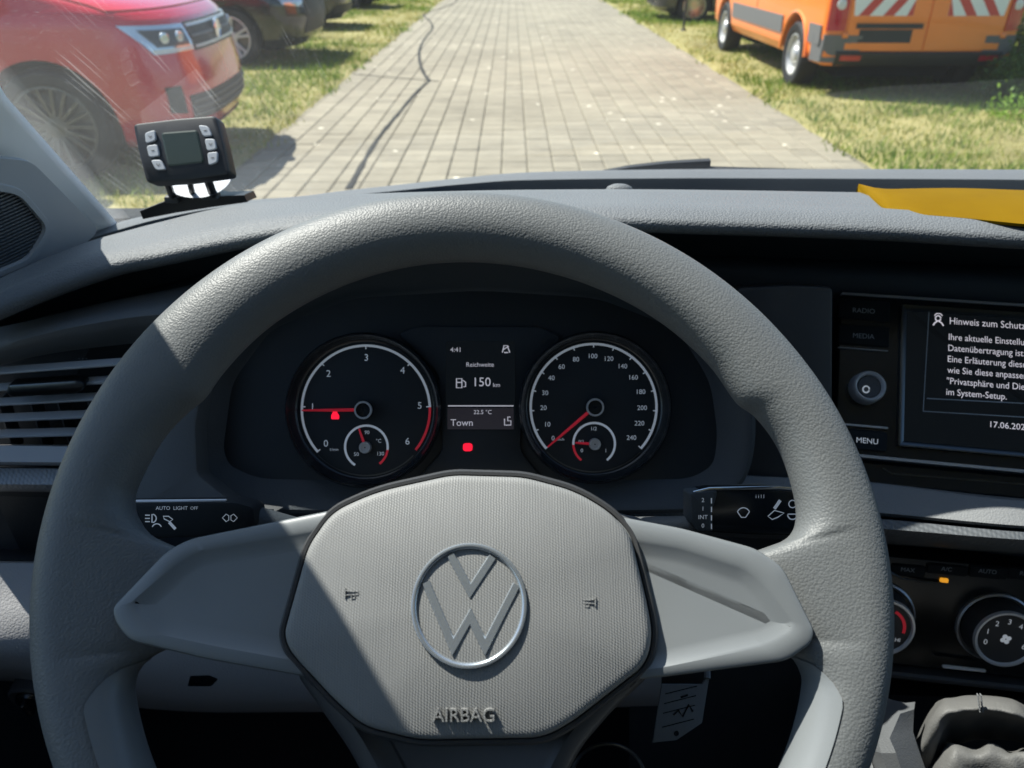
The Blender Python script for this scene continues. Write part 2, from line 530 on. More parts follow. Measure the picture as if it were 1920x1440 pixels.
def paver_material():
    m, nt, p = mk("concrete_paver"); L = nt.links.new
    geo = nt.nodes.new("ShaderNodeNewGeometry"); oi = nt.nodes.new("ShaderNodeObjectInfo")
    tcw = geo.outputs["Position"]
    n1 = nd(nt, "ShaderNodeTexNoise", Scale=0.7, Detail=4.0); L(tcw, n1.inputs[0])
    n2 = nd(nt, "ShaderNodeTexNoise", Scale=55.0, Detail=4.0, Roughness=0.7); L(tcw, n2.inputs[0])
    n3 = nd(nt, "ShaderNodeTexNoise", Scale=7.0, Detail=3.0); L(tcw, n3.inputs[0])
    rs = nd(nt, "ShaderNodeMath", operation='ADD'); L(geo.outputs["Random Per Island"], rs.inputs[0]); L(oi.outputs["Random"], rs.inputs[1])
    fr = nd(nt, "ShaderNodeMath", operation='FRACT'); L(rs.outputs[0], fr.inputs[0])
    a = nd(nt, "ShaderNodeMath", operation='MULTIPLY_ADD'); a.inputs[1].default_value = 0.22; L(fr.outputs[0], a.inputs[0])
    b = nd(nt, "ShaderNodeMath", operation='MULTIPLY_ADD'); b.inputs[1].default_value = 0.75; L(n1.outputs[0], b.inputs[0]); b.inputs[2].default_value = -0.22
    L(b.outputs[0], a.inputs[2])
    c = nd(nt, "ShaderNodeMath", operation='MULTIPLY_ADD'); c.inputs[1].default_value = 0.4; L(n3.outputs[0], c.inputs[0]); L(a.outputs[0], c.inputs[2])
    d = nd(nt, "ShaderNodeMath", operation='MULTIPLY_ADD'); d.inputs[1].default_value = 0.25; L(n2.outputs[0], d.inputs[0]); L(c.outputs[0], d.inputs[2])
    cr = nt.nodes.new("ShaderNodeValToRGB")
    e = cr.color_ramp.elements
    e[0].position = 0.25; e[0].color = (0.152, 0.135, 0.098, 1)
    e[1].position = 1.0; e[1].color = (0.315, 0.283, 0.208, 1)
    L(d.outputs[0], cr.inputs[0]); L(cr.outputs[0], p.inputs["Base Color"])
    # pale chips of stone and lichen
    vo = nd(nt, "ShaderNodeTexVoronoi", Scale=3.2, Randomness=1.0); L(tcw, vo.inputs["Vector"])
    mr = nt.nodes.new("ShaderNodeMapRange"); mr.inputs[1].default_value = 0.10; mr.inputs[2].default_value = 0.06; L(vo.outputs[0], mr.inputs[0])
    mx = nd(nt, "ShaderNodeMix", data_type='RGBA'); L(mr.outputs[0], mx.inputs[0]); L(cr.outputs[0], mx.inputs[6]); mx.inputs[7].default_value = (0.62, 0.58, 0.47, 1)
    L(mx.outputs[2], p.inputs["Base Color"])
    p.inputs["Roughness"].default_value = 0.85
    bp = nd(nt, "ShaderNodeBump", Strength=0.5, Distance=0.004); L(n2.outputs[0], bp.inputs["Height"]); L(bp.outputs[0], p.inputs["Normal"])
    return m

def soil_material(name, c0, c1, c2):
    m, nt, p = mk(name); L = nt.links.new
    geo = nt.nodes.new("ShaderNodeNewGeometry")
    n1 = nd(nt, "ShaderNodeTexNoise", Scale=1.1, Detail=5.0); L(geo.outputs["Position"], n1.inputs[0])
    n2 = nd(nt, "ShaderNodeTexNoise", Scale=22.0, Detail=5.0, Roughness=0.75); L(geo.outputs["Position"], n2.inputs[0])
    ad = nd(nt, "ShaderNodeMath", operation='MULTIPLY_ADD'); ad.inputs[1].default_value = 0.55; L(n2.outputs[0], ad.inputs[0])
    sc = nd(nt, "ShaderNodeMath", operation='MULTIPLY'); sc.inputs[1].default_value = 0.6; L(n1.outputs[0], sc.inputs[0]); L(sc.outputs[0], ad.inputs[2])
    cr = nt.nodes.new("ShaderNodeValToRGB"); e = cr.color_ramp.elements
    e[0].position = 0.38; e[0].color = rgb(c0); e[1].position = 0.75; e[1].color = rgb(c2)
    k = e.new(0.55); k.color = rgb(c1)
    L(ad.outputs[0], cr.inputs[0]); L(cr.outputs[0], p.inputs["Base Color"])
    p.inputs["Roughness"].default_value = 0.95
    bp = nd(nt, "ShaderNodeBump", Strength=0.8, Distance=0.03); L(n2.outputs[0], bp.inputs["Height"]); L(bp.outputs[0], p.inputs["Normal"])
    return m

def leaf_material(name, rough=0.6, trans=0.35):
    """blades and leaves coloured one by one"""
    m = bpy.data.materials.new(name); m.use_nodes = True
    nt = m.node_tree; L = nt.links.new
    p = nt.nodes["Principled BSDF"]; out = nt.nodes["Material Output"]
    at = nt.nodes.new("ShaderNodeAttribute"); at.attribute_name = "tint"
    L(at.outputs[0], p.inputs["Base Color"]); p.inputs["Roughness"].default_value = rough
    p.inputs["Specular IOR Level"].default_value = 0.25
    tr = nt.nodes.new("ShaderNodeBsdfTranslucent"); L(at.outputs[0], tr.inputs[0])
    mx = nt.nodes.new("ShaderNodeMixShader"); mx.inputs[0].default_value = trans
    L(p.outputs[0], mx.inputs[1]); L(tr.outputs[0], mx.inputs[2]); L(mx.outputs[0], out.inputs[0])
    return m

# =================================================================== THE PLACE OUTSIDE
RX0, RX1 = -2.05, 2.66             # the paved lane
STEP = 0.19
def mesh_obj(name, verts, faces, mat, parent=None, smooth=False):
    me = bpy.data.meshes.new(name)
    me.from_pydata(verts, [], faces)
    me.materials.append(mat)
    if smooth: me.polygons.foreach_set("use_smooth", [True] * len(me.polygons))
    o = bpy.data.objects.new(name, me); C.objects.link(o)
    if parent: o.parent = parent
    return o

M_SOIL = soil_material("verge_soil", (0.13, 0.11, 0.04), (0.24, 0.22, 0.075), (0.38, 0.33, 0.15))
M_FIELD = soil_material("field_soil", (0.08, 0.10, 0.03), (0.16, 0.17, 0.06), (0.26, 0.24, 0.11))
M_SAND = soil_material("joint_sand", (0.15, 0.135, 0.10), (0.21, 0.19, 0.14), (0.27, 0.245, 0.18))
M_PAVER = paver_material()
M_BITUMEN = plain("bitumen_seam", (0.045, 0.046, 0.045), 0.95, 0, 0.1)
M_LEAF = leaf_material("grass_blades")
M_LEAF2 = leaf_material("bush_leaves", 0.5, 0.4)

g = mesh_obj("ground", [(-400, -200, -0.06), (400, -200, -0.06), (400, 600, -0.06), (-400, 600, -0.06)], [(0, 1, 2, 3)], M_FIELD)
g["kind"] = "structure"
road = mesh_obj("paved_lane", [(RX0, -6, -0.014), (RX1, -6, -0.014), (RX1, 60, -0.014), (RX0, 60, -0.014)], [(0, 1, 2, 3)], M_SAND)
road["kind"] = "structure"; road["label"] = "straight lane of square grey concrete pavers between grass verges"

def verge(name, x_in, x_out):
    """a bumpy strip of ground beside the lane"""
    nx, ny = 40, 130
    vs, fs = [], []
    for j in range(ny + 1):
        y = -6 + 70 * j / ny
        for i in range(nx + 1):
            t = i / nx
            x = x_in + (x_out - x_in) * t ** 1.5
            z = 0.012 + 0.02 * noise.noise((x * 1.3, y * 1.3, 3)) + 0.03 * min(1, t * 3) + 0.01 * noise.noise((x * 6, y * 6, 8))
            if i == 0:
                x += 0.05 * noise.noise((0, y * 2.1, 5)); z = -0.02
            vs.append((x, y, z))
    for j in range(ny):
        for i in range(nx):
            a = j * (nx + 1) + i
            fs.append((a, a + 1, a + nx + 2, a + nx + 1) if x_out > x_in else (a + 1, a, a + nx + 1, a + nx + 2))
    o = mesh_obj(name, vs, fs, M_SOIL, smooth=True)
    o["kind"] = "structure"
    return o
verge("verge", RX0 + 0.03, -16.0)
verge("verge", RX1 - 0.03, 18.0)

def paver_geo(cx, cy, cz, s, tx, ty, V, Fc):
    a, c, d = s / 2, 0.008, 0.02
    n = len(V)
    for (k, z) in ((a, -d), (a, -0.005), (a - c, 0.0)):
        for sx, sy in ((-1, -1), (1, -1), (1, 1), (-1, 1)):
            x, y = sx * k, sy * k
            V.append((cx + x, cy + y, cz + z + tx * x + ty * y))
    for l in (0, 4):
        for i in range(4):
            j = (i + 1) % 4
            Fc.append((n + l + i, n + l + j, n + l + 4 + j, n + l + 4 + i))
    Fc.append((n + 8, n + 9, n + 10, n + 11))
ncol = int((RX1 - RX0 + 0.001) / STEP)
x0 = RX0 + (RX1 - RX0 - ncol * STEP) / 2 + STEP / 2
V, Fc = [], []
pv = []; pf = []
paver_geo(0, 0, 0, STEP - 0.008, 0, 0, pv, pf)
pm = bpy.data.meshes.new("paving_stone"); pm.from_pydata(pv, [], pf); pm.materials.append(M_PAVER)
near = 0
for j in range(190):
    y = 1.0 + STEP * j
    for i in range(ncol):
        x = x0 + STEP * i
        z = rng.normal(0, 0.0011); tx, ty = rng.normal(0, 0.006, 2)
        if y > 5.25 and near < 290:
            near += 1
            o = bpy.data.objects.new("paving_stone", pm); C.objects.link(o); o.parent = road
            o.location = (x, y, z); o.rotation_euler = (ty, -tx, 0)
        else:
            paver_geo(x, y, z, STEP - 0.008, tx, ty, V, Fc)
rest = mesh_obj("paving", V, Fc, M_PAVER, road); rest["kind"] = "stuff"

def seam(pts, w0):
    P = catmull([G(*p) for p in pts], 6)
    V, Fc = [], []
    for i, p in enumerate(P):
        t = P[min(i + 1, len(P) - 1)] - P[max(i - 1, 0)]; t.normalize()
        q = Vector((-t.y, t.x, 0)) * w0 * (0.5 + 0.25 * noise.noise(p * 4))
        for k, z in ((1, 0.0), (0.5, 0.006), (-0.5, 0.006), (-1, 0.0)):
            v = p + q * k; V.append((v.x, v.y, z + 0.0025))
        if i:
            a = 4 * (i - 1)
            for k in range(3): Fc.append((a + k, a + k + 1, a + k + 5, a + k + 4))
    o = mesh_obj("bitumen_seam", V, Fc, M_BITUMEN, road, True)
    return o
seam([(652, 356), (665, 335), (690, 290), (715, 252), (748, 212), (782, 172), (806, 152)], 0.040)
seam([(806, 152), (795, 138), (787, 115), (787, 92), (797, 72), (811, 53), (806, 40), (794, 28), (806, 22), (838, 12), (856, 2), (852, -8)], 0.042)
seam([(660, 139), (700, 143), (760, 148), (806, 152), (824, 153)], 0.014)

# ------------------------------------------------------------------ grass
def tint_mesh(name, verts, faces, cols, mat, parent=None):
    o = mesh_obj(name, verts, faces, mat, parent)
    at = o.data.color_attributes.new("tint", 'FLOAT_COLOR', 'POINT')
    at.data.foreach_set("color", np.asarray(cols, dtype=np.float32).ravel())
    return o

def fbm(x, y, s, seed):
    return np.array([noise.noise((a * s, b * s, seed)) for a, b in zip(x, y)])

def grass(name, side, n, seed):
    r = np.random.default_rng(seed)
    u = r.random(n)
    y = 4.6 * (34 / 4.6) ** u
    wd = 1.0 + 6.5 * r.random(n) ** 0.9
    d = wd - 1.0
    edge = 0.10 * np.sin(y * 5.1 + seed) * np.sin(y * 2.3) - 0.03 + r.normal(0, 0.05, n)
    x = (RX1 + d + edge) if side > 0 else (RX0 - d - edge)
    p1 = fbm(x, y, 0.55, seed); p2 = fbm(x, y, 2.4, seed + 5); p3 = fbm(x, y, 6.0, seed + 9)
    lush = np.clip(0.55 + 1.2 * p1 + 0.7 * p2 + 0.4 * p3 + 0.10 * (d - 0.6) * (1 if side > 0 else 1.2), 0, 1)
    if side > 0: lush = np.clip(lush + 0.35 * (d > 0.9) * (y < 10.5) * (y > 7.4), 0, 1)
    keep = r.random(n) < (0.30 + 0.70 * lush)
    x, y, lush, d = x[keep], y[keep], lush[keep], d[keep]
    n = len(x)
    h = (0.018 + 0.05 * lush * r.random(n) + 0.02 * r.random(n)) * (1 + 0.02 * y)
    wv = (0.004 + 0.004 * r.random(n)) * (0.6 + y / 9)
    ang = r.random(n) * 2 * np.pi
    lean = r.normal(0, 0.5, (n, 2)) * h[:, None]
    ca, sa = np.cos(ang) * wv, np.sin(ang) * wv
    z0 = np.full(n, 0.004)
    A = np.stack([x - ca, y - sa, z0], 1); Bv = np.stack([x + ca, y + sa, z0], 1)
    Cc = np.stack([x + lean[:, 0], y + lean[:, 1], z0 + h + 0.012], 1)
    V = np.stack([A, Bv, Cc], 1).reshape(-1, 3)
    F = np.arange(3 * n).reshape(-1, 3)
    straw = np.array([0.40, 0.335, 0.095]); green = np.array([0.16, 0.25, 0.025]); deep = np.array([0.09, 0.17, 0.03])
    k = np.clip(lush + r.normal(0, 0.2, n), 0, 1)[:, None]
    col = straw * (1 - k) + green * k
    dp = (r.random(n) < 0.25 * lush)[:, None]
    col = np.where(dp, deep, col) * (0.75 + 0.5 * r.random(n))[:, None]
    col = np.concatenate([col, np.ones((n, 1))], 1)
    col = np.repeat(col, 3, 0)
    o = tint_mesh(name, V.tolist(), F.tolist(), col, M_LEAF)
    o["kind"] = "stuff"; o["category"] = "grass"
    return o
gl_ = grass("grass", -1, 130000, 3); gl_["label"] = "short sunny grass verge in front of the parked dark cars"
gr_ = grass("grass", 1, 130000, 11); gr_["label"] = "dry patchy grass verge under and around the orange van"

def leaves(name, centre, radii, n, size, cols, parent=None, seed=1, clump=0.22, core=0.55):
    """a leafy crown: clumps of small leaf faces spread through an uneven volume"""
    r = np.random.default_rng(seed)
    V, Fc, Cc = [], [], []
    nc = max(8, n // 40)
    cen = []
    for k in range(nc):
        d = r.normal(0, 1, 3); d /= np.linalg.norm(d)
        rad = core + (1 - core) * r.random() ** 0.6
        cen.append(np.array(centre) + d * rad * np.array(radii) * (0.85 + 0.3 * r.random()))
    for k in range(n):
        c = cen[r.integers(nc)]
        p = c + r.normal(0, clump, 3) * np.array(radii).mean()
        if p[2] < 0.02: p[2] = 0.02 + abs(p[2]) * 0.3
        a = r.normal(0, 1, 3); a /= np.linalg.norm(a)
        b = np.cross(a, r.normal(0, 1, 3)); b /= np.linalg.norm(b) + 1e-9
        s = size * (0.6 + 0.8 * r.random())
        q = [p - a * s, p + b * s * 0.45, p + a * s, p - b * s * 0.45]
        i = len(V)
        V.extend([tuple(v) for v in q]); Fc.append((i, i + 1, i + 2, i + 3))
        t = r.random(); col = np.array(cols[0]) * (1 - t) + np.array(cols[1]) * t
        Cc.extend([(col[0], col[1], col[2], 1.0)] * 4)
    return tint_mesh(name, V, Fc, Cc, M_LEAF2, parent)

# ------------------------------------------------------------------ vehicles
def outline(xf, xr, w, cf, cr, p=3.0, n=22):
    pts = []
    for i in range(n + 1):
        a = math.radians(-90 + 180 * i / n)
        s, c = math.sin(a), max(0.0, math.cos(a))
        pts.append((xf - cf + cf * c ** (2 / p), w * math.copysign(abs(s) ** (2 / p), s)))
    for i in range(n + 1):
        a = math.radians(90 - 180 * i / n)
        s, c = math.sin(a), max(0.0, math.cos(a))
        pts.append((xr + cr - cr * c ** (2 / p), w * math.copysign(abs(s) ** (2 / p), s)))
    return pts

class Body:
    """levels: (z, front x, rear x, half width, front corner depth, rear corner depth)"""
    def __init__(s, levels, p=3.0):
        s.L = levels; s.p = p
        s.z = [l[0] for l in levels]
    def at(s, z):
        return [float(np.interp(z, s.z, [l[k] for l in s.L])) for k in range(1, 6)]
    def mesh(s, sub=3):
        bm = B(); rs = []
        for i, l in enumerate(s.L):
            if i:
                for k in range(1, sub):
                    z = s.L[i - 1][0] + (l[0] - s.L[i - 1][0]) * k / sub
                    a = s.at(z); rs.append([(x, y, z) for x, y in outline(*a, p=s.p)])
            rs.append([(x, y, l[0]) for x, y in outline(*l[1:], p=s.p)])
        rings(bm, rs, cap0=True, cap1=True)
        return bm
    def front(s, a, z, off=0.0):
        xf, xr, w, cf, cr = s.at(z)
        def q(a):
            r = math.radians(a); sn, c = math.sin(r), max(0, math.cos(r))
            return Vector((xf - cf + cf * c ** (2 / s.p), w * math.copysign(abs(sn) ** (2 / s.p), sn), z))
        t = q(min(89.9, a + 0.5)) - q(max(-89.9, a - 0.5))
        n = Vector((t.y, -t.x, 0)).normalized()
        return q(a) + n * off
    def rear(s, y, z, off=0.0):
        xf, xr, w, cf, cr = s.at(z)
        t = min(0.999, abs(y) / w)
        return Vector((xr + cr * (1 - (1 - t ** s.p) ** (1 / s.p)) - off, y, z))
    def side(s, x, z, sg, off=0.0):
        return Vector((x, sg * (s.at(z)[2] + off), z))
    def patch(s, fn, quad, off, nu=10, nv=4, depth=0.02, bm=None):
        """a raised panel lying on the body; quad = four corners in the surface's own two numbers"""
        bm = bm or B()
        g_ = []
        for j in range(nv + 1):
            row = []
            for i in range(nu + 1):
                u, v = i / nu, j / nv
                a = [(1 - v) * ((1 - u) * quad[0][k] + u * quad[1][k]) + v * ((1 - u) * quad[3][k] + u * quad[2][k]) for k in (0, 1)]
                row.append((a, bm.verts.new(fn(a[0], a[1], off))))
            g_.append(row)
        for j in range(nv):
            for i in range(nu):
                bm.faces.new((g_[j][i][1], g_[j][i + 1][1], g_[j + 1][i + 1][1], g_[j + 1][i][1]))
        loop = g_[0] + [r[-1] for r in g_[1:]] + g_[-1][-2::-1] + [r[0] for r in g_[-2:0:-1]]
        lo = [bm.verts.new(fn(a[0], a[1], off - depth)) for a, v in loop]
        m = len(loop)
        for i in range(m):
            j = (i + 1) % m
            bm.faces.new((loop[i][1], lo[i], lo[j], loop[j][1]))
        return bm

def cut_wheel_wells(o, wells):
    """cuts round wheel arches out of a body: (x, y, z, radius, width)"""
    bm = B()
    for x, y, z, r, wd in wells:
        M = Matrix.Rotation(math.pi / 2, 4, 'X')
        g_ = bmesh.ops.create_cone(bm, cap_ends=True, segments=40, radius1=r, radius2=r, depth=wd)
        for v in g_["verts"]: v.co = M @ v.co + Vector((x, y, z))
    me = bpy.data.meshes.new("cut"); bm.to_mesh(me); bm.free()
    c = bpy.data.objects.new("cut", me); C.objects.link(c)
    md = o.modifiers.new("cut", 'BOOLEAN'); md.object = c; md.operation = 'DIFFERENCE'; md.solver = 'EXACT'
    par = o.parent; o.parent = None
    mw = o.matrix_world.copy(); o.matrix_world = Matrix.Identity(4)
    bpy.context.view_layer.update()
    dg = bpy.context.evaluated_depsgraph_get()
    nm = bpy.data.meshes.new_from_object(o.evaluated_get(dg))
    o.modifiers.clear(); o.data = nm; nm.name = o.name
    nm.polygons.foreach_set("use_smooth", [True] * len(nm.polygons))
    nm.set_sharp_from_angle(angle=math.radians(35))
    bpy.data.objects.remove(c)
    o.parent = par; o.matrix_world = mw
    o.matrix_parent_inverse = Matrix.Identity(4); o.matrix_basis = Matrix.Identity(4)

M_ALLOY = plain("alloy", (0.55, 0.56, 0.58), 0.28, 0.9)
M_ALLOYB = plain("bright_alloy", (0.66, 0.67, 0.68), 0.4, 0.3)
M_ALLOYD = plain("smoky_alloy", (0.09, 0.09, 0.092), 0.4, 0.6)
M_STEEL = plain("painted_steel_wheel", (0.52, 0.52, 0.52), 0.4, 0.5)
M_DISC = plain("brake_disc", (0.16, 0.15, 0.14), 0.5, 0.8)

def wheel(parent, loc, r, rim_r, wd, sg, spokes, mat, twin=True, seed=0):
    """a tyre with its rim; axle along the vehicle's y, sg = the outer side"""
    M = Matrix.Rotation(-sg * math.pi / 2, 4, 'X')
    t = B()
    h = wd / 2
    lathe(t, [(rim_r * 0.98, -h * 0.9), (rim_r + 0.02, -h), (r - 0.03, -h), (r - 0.008, -h * 0.82), (r, -h * 0.5), (r, h * 0.5), (r - 0.008, h * 0.82), (r - 0.03, h), (rim_r + 0.02, h), (rim_r, h * 0.86), (rim_r * 0.98, h * 0.6)], 48, ax=M)
    to = obj("wheel", t, M_RUBBER, parent); to.location = loc
    b = B()
    lathe(b, [(rim_r, h * 0.6), (rim_r + 0.006, h * 0.88), (rim_r - 0.012, h * 0.9), (rim_r - 0.022, h * 0.6), (rim_r - 0.03, -h * 0.3)], 48, ax=M)
    if spokes:
        for k in range(spokes):
            for d in ((-0.11, 0.11) if twin else (0.0,)):
                a = 2 * math.pi * k / spokes + d + seed
                a2 = 2 * math.pi * k / spokes + d * 1.6 + seed
                p0 = Vector((0.05 * math.cos(a), 0.05 * math.sin(a), h * 0.62))
                p1 = Vector(((rim_r - 0.014) * math.cos(a2), (rim_r - 0.014) * math.sin(a2), h * 0.8))
                ww = 0.016 if twin else 0.03
                q = Vector((-math.sin(a), math.cos(a), 0))
                vs = []
                for p, wk in ((p0, ww * 1.1), (p1, ww)):
                    for sx, dz in ((-1, -0.02), (-0.6, 0.004), (0.6, 0.004), (1, -0.02)):
                        vs.append(b.verts.new((M.to_3x3() @ (p + q * wk * sx + Vector((0, 0, dz))))))
                for i in range(3): b.faces.new((vs[i], vs[i + 1], vs[i + 5], vs[i + 4]))
        lathe(b, [(0.075, h * 0.5), (0.07, h * 0.66), (0.03, h * 0.7), (0.001, h * 0.7)], 24, ax=M)
    else:
        prof = [(rim_r - 0.02, h * 0.55), (rim_r - 0.05, h * 0.35), (rim_r * 0.62, h * 0.62), (rim_r * 0.42, h * 0.62), (rim_r * 0.36, h * 0.86), (rim_r * 0.2, h * 0.95), (0.001, h * 0.95)]
        lathe(b, prof, 40, ax=M)
        for k in range(10):
            a = 2 * math.pi * k / 10
            lathe(b, [(0.022, h * 0.55), (0.02, h * 0.585), (0.001, h * 0.585)], 10, o=M.to_3x3() @ Vector((rim_r * 0.72 * math.cos(a), rim_r * 0.72 * math.sin(a), 0)), ax=M)
    obj("rim", b, mat, to)
    if spokes:
        dsc = B(); lathe(dsc, [(rim_r - 0.03, -h * 0.1), (rim_r * 0.75, h * 0.05), (rim_r * 0.35, h * 0.05), (0.001, h * 0.1)], 32, ax=M)
        obj("brake_disc", dsc, M_DISC if seed < 5 else M_MATTB, to)
    return to

P_RED = paint("red_paint", (0.50, 0.008, 0.028), 0.2)
P_ORANGE = paint("orange_paint", (0.84, 0.20, 0.018), 0.35)
P_NAVY = paint("black_paint", (0.012, 0.014, 0.018), 0.2)
P_GREY = paint("graphite_paint", (0.03, 0.034, 0.038), 0.25)
M_TINT = plain("tinted_glass", (0.012, 0.016, 0.018), 0.05, 0, 0.6)
M_LENS = plain("headlamp_lens", (0.50, 0.56, 0.62), 0.08, 0.55, 0.6, coat=0.6)
M_LAMPIN = plain("headlamp_inner", (0.06, 0.065, 0.07), 0.2, 0.3)
M_TRIM = plain("grey_bumper_plastic", (0.12, 0.12, 0.12), 0.6)
M_BUMP = plain("black_bumper_plastic", (0.02, 0.021, 0.022), 0.6)
M_REDLENS = plain("tail_lamp_red", (0.42, 0.008, 0.02), 0.12, 0, 0.5, coat=0.5)
M_WHLENS = plain("clear_lens", (0.6, 0.6, 0.58), 0.15, 0, 0.5)
M_RETRO = plain("reflective_white", (0.72, 0.74, 0.70), 0.5)
M_RETROR = plain("reflective_red", (0.52, 0.045, 0.03), 0.5)

# ---- the red van facing the lane, at the left
rv = thing("red_van", "glossy red van with multi-spoke alloy wheel parked nose to the lane beside the pillar", "van", (-3.10, 6.14, 0.0), (0, 0, math.radians(5)))
RB = Body([(0.20, 0.80, -3.9, 0.80, 0.50, 0.2), (0.27, 0.90, -3.95, 0.90, 0.52, 0.2), (0.40, 0.955, -4.0, 0.945, 0.50, 0.2), (0.56, 0.965, -4.0, 0.955, 0.50, 0.2),
           (0.70, 0.945, -4.0, 0.955, 0.50, 0.2), (0.86, 0.915, -4.0, 0.95, 0.50, 0.2), (0.99, 0.86, -4.0, 0.945, 0.50, 0.2), (1.045, 0.80, -4.0, 0.935, 0.5, 0.2),
           (1.085, 0.68, -4.0, 0.92, 0.5, 0.2), (1.14, 0.42, -4.0, 0.91, 0.45, 0.2), (1.22, 0.05, -4.0, 0.90, 0.4, 0.2), (1.6, -0.42, -3.97, 0.83, 0.3, 0.2), (1.88, -0.80, -3.93, 0.77, 0.3, 0.2), (1.96, -1.0, -3.85, 0.68, 0.3, 0.2)])
rbo = obj("body", RB.mesh(), P_RED, rv, 35)
cut_wheel_wells(rbo, [(0.02, -0.80, 0.36, 0.425, 0.5), (0.02, 0.80, 0.36, 0.425, 0.5), (-3.0, -0.80, 0.36, 0.425, 0.5), (-3.0, 0.80, 0.36, 0.425, 0.5)])
for x in (0.02, -3.0):
    b = B(); box(b, (x, 0, 0.46), (0.84, 1.2, 0.62)); obj("wheel_well", b, M_MATTB, rv)
for x in (0.02, -3.0):
    for sg in (-1, 1):
        wheel(rv, (x, sg * 0.835, 0.365), 0.365, 0.262, 0.24, sg, 9, M_ALLOYD, True, 0.2)
for sg in (-1, 1):
    hl = obj("headlight", RB.patch(RB.front, [(sg * 27, 0.80), (sg * 62, 0.80), (sg * 77, 0.975), (sg * 27, 0.96)], 0.012, 14, 6), M_LENS, rv)
    obj("lamp_bezel", RB.patch(RB.front, [(sg * 30, 0.835), (sg * 58, 0.84), (sg * 66, 0.945), (sg * 30, 0.935)], 0.016, 12, 4, 0.006), M_LAMPIN, hl)
    for a in (37, 50):
        bb = B(); 
        c0 = RB.front(sg * a, 0.89, 0.014); c1 = RB.front(sg * a, 0.89, 0.034)
        n_ = (c1 - c0).normalized()
        Mx = n_.to_track_quat('Z', 'Y').to_matrix().to_4x4()
        lathe(bb, [(0.036, 0.0), (0.034, 0.012), (0.022, 0.016), (0.001, 0.012)], 20, o=c0, ax=Mx)
        obj("projector_lens", bb, M_LENS, hl)
    obj("daylight_strip", RB.patch(RB.front, [(sg * 28, 0.805), (sg * 61, 0.805), (sg * 62, 0.828), (sg * 28, 0.826)], 0.018, 12, 2, 0.006), M_WHLENS, hl)
    obj("air_intake", RB.patch(RB.front, [(sg * 48, 0.42), (sg * 62, 0.44), (sg * 63, 0.60), (sg * 50, 0.60)], 0.006, 8, 3), M_BUMP, rv)
gr = obj("grille", RB.patch(RB.front, [(-25, 0.79), (25, 0.79), (25, 0.965), (-25, 0.965)], 0.008, 24, 4), M_BUMP, rv)
for z in (0.815, 0.88, 0.945):
    obj("grille_bar", RB.patch(RB.front, [(-25, z - 0.008), (25, z - 0.008), (25, z + 0.008), (-25, z + 0.008)], 0.018, 24, 1, 0.012), M_SATIN if z != 0.88 else M_TRIM, gr)
bb = B()
c0 = RB.front(0, 0.88, 0.018)
Mx = Vector((1, 0, 0)).to_track_quat('Z', 'Y').to_matrix().to_4x4()
lathe(bb, [(0.075, 0), (0.075, 0.01), (0.066, 0.014), (0.062, 0.008), (0.001, 0.008)], 32, o=c0, ax=Mx)
obj("badge", bb, M_CHROME, gr)
lg = obj("lower_grille", RB.patch(RB.front, [(-42, 0.36), (42, 0.36), (44, 0.53), (-44, 0.53)], 0.006, 30, 4), M_BUMP, rv)
for z in (0.40, 0.445, 0.49):
    obj("grille_bar", RB.patch(RB.front, [(-42, z - 0.006), (42, z - 0.006), (42, z + 0.006), (-42, z + 0.006)], 0.014, 24, 1, 0.01), M_TRIM, lg)
obj("bumper_lip", RB.patch(RB.front, [(-80, 0.21), (80, 0.21), (80, 0.275), (-80, 0.275)], 0.008, 30, 2), M_BUMP, rv)
obj("bonnet", RB.patch(lambda a, t, off: RB.front(a, 1.05 + 0.155 * t, 0) + Vector((0.0, 0, 0.006 + off)), [(-74, 0.0), (74, 0.0), (70, 1.0), (-70, 1.0)], 0.004, 30, 10, 0.006), P_RED, rv)
obj("windscreen", RB.patch(RB.front, [(-66, 1.27), (66, 1.27), (66, 1.84), (-66, 1.84)], 0.006, 20, 6), M_TINT, rv)
for sg in (-1, 1):
    obj("side_window", RB.patch(lambda x, z, off: RB.side(x, z, sg, off), [(-0.45, 1.28), (-1.55, 1.28), (-1.55, 1.76), (-0.95, 1.76)], 0.005, 8, 4), M_TINT, rv)
    obj("door_seam", RB.patch(lambda x, z, off: RB.side(x, z, sg, off), [(-0.56, 0.45), (-0.572, 0.45), (-0.572, 1.24), (-0.56, 1.24)], 0.003, 1, 4, 0.01), M_MATTB, rv)
    bb = B(); box(bb, (-0.22, sg * 1.06, 1.24), (0.10, 0.2, 0.24), bev=0.04); box(bb, (-0.25, sg * 0.95, 1.14), (0.05, 0.12, 0.05), bev=0.015)
    obj("wing_mirror", bb, P_RED, rv)
    bb = B(); box(bb, (-0.42, sg * 0.951, 0.93), (0.13, 0.012, 0.036), bev=0.004)
    obj("side_badge", bb, M_CHROME, rv)

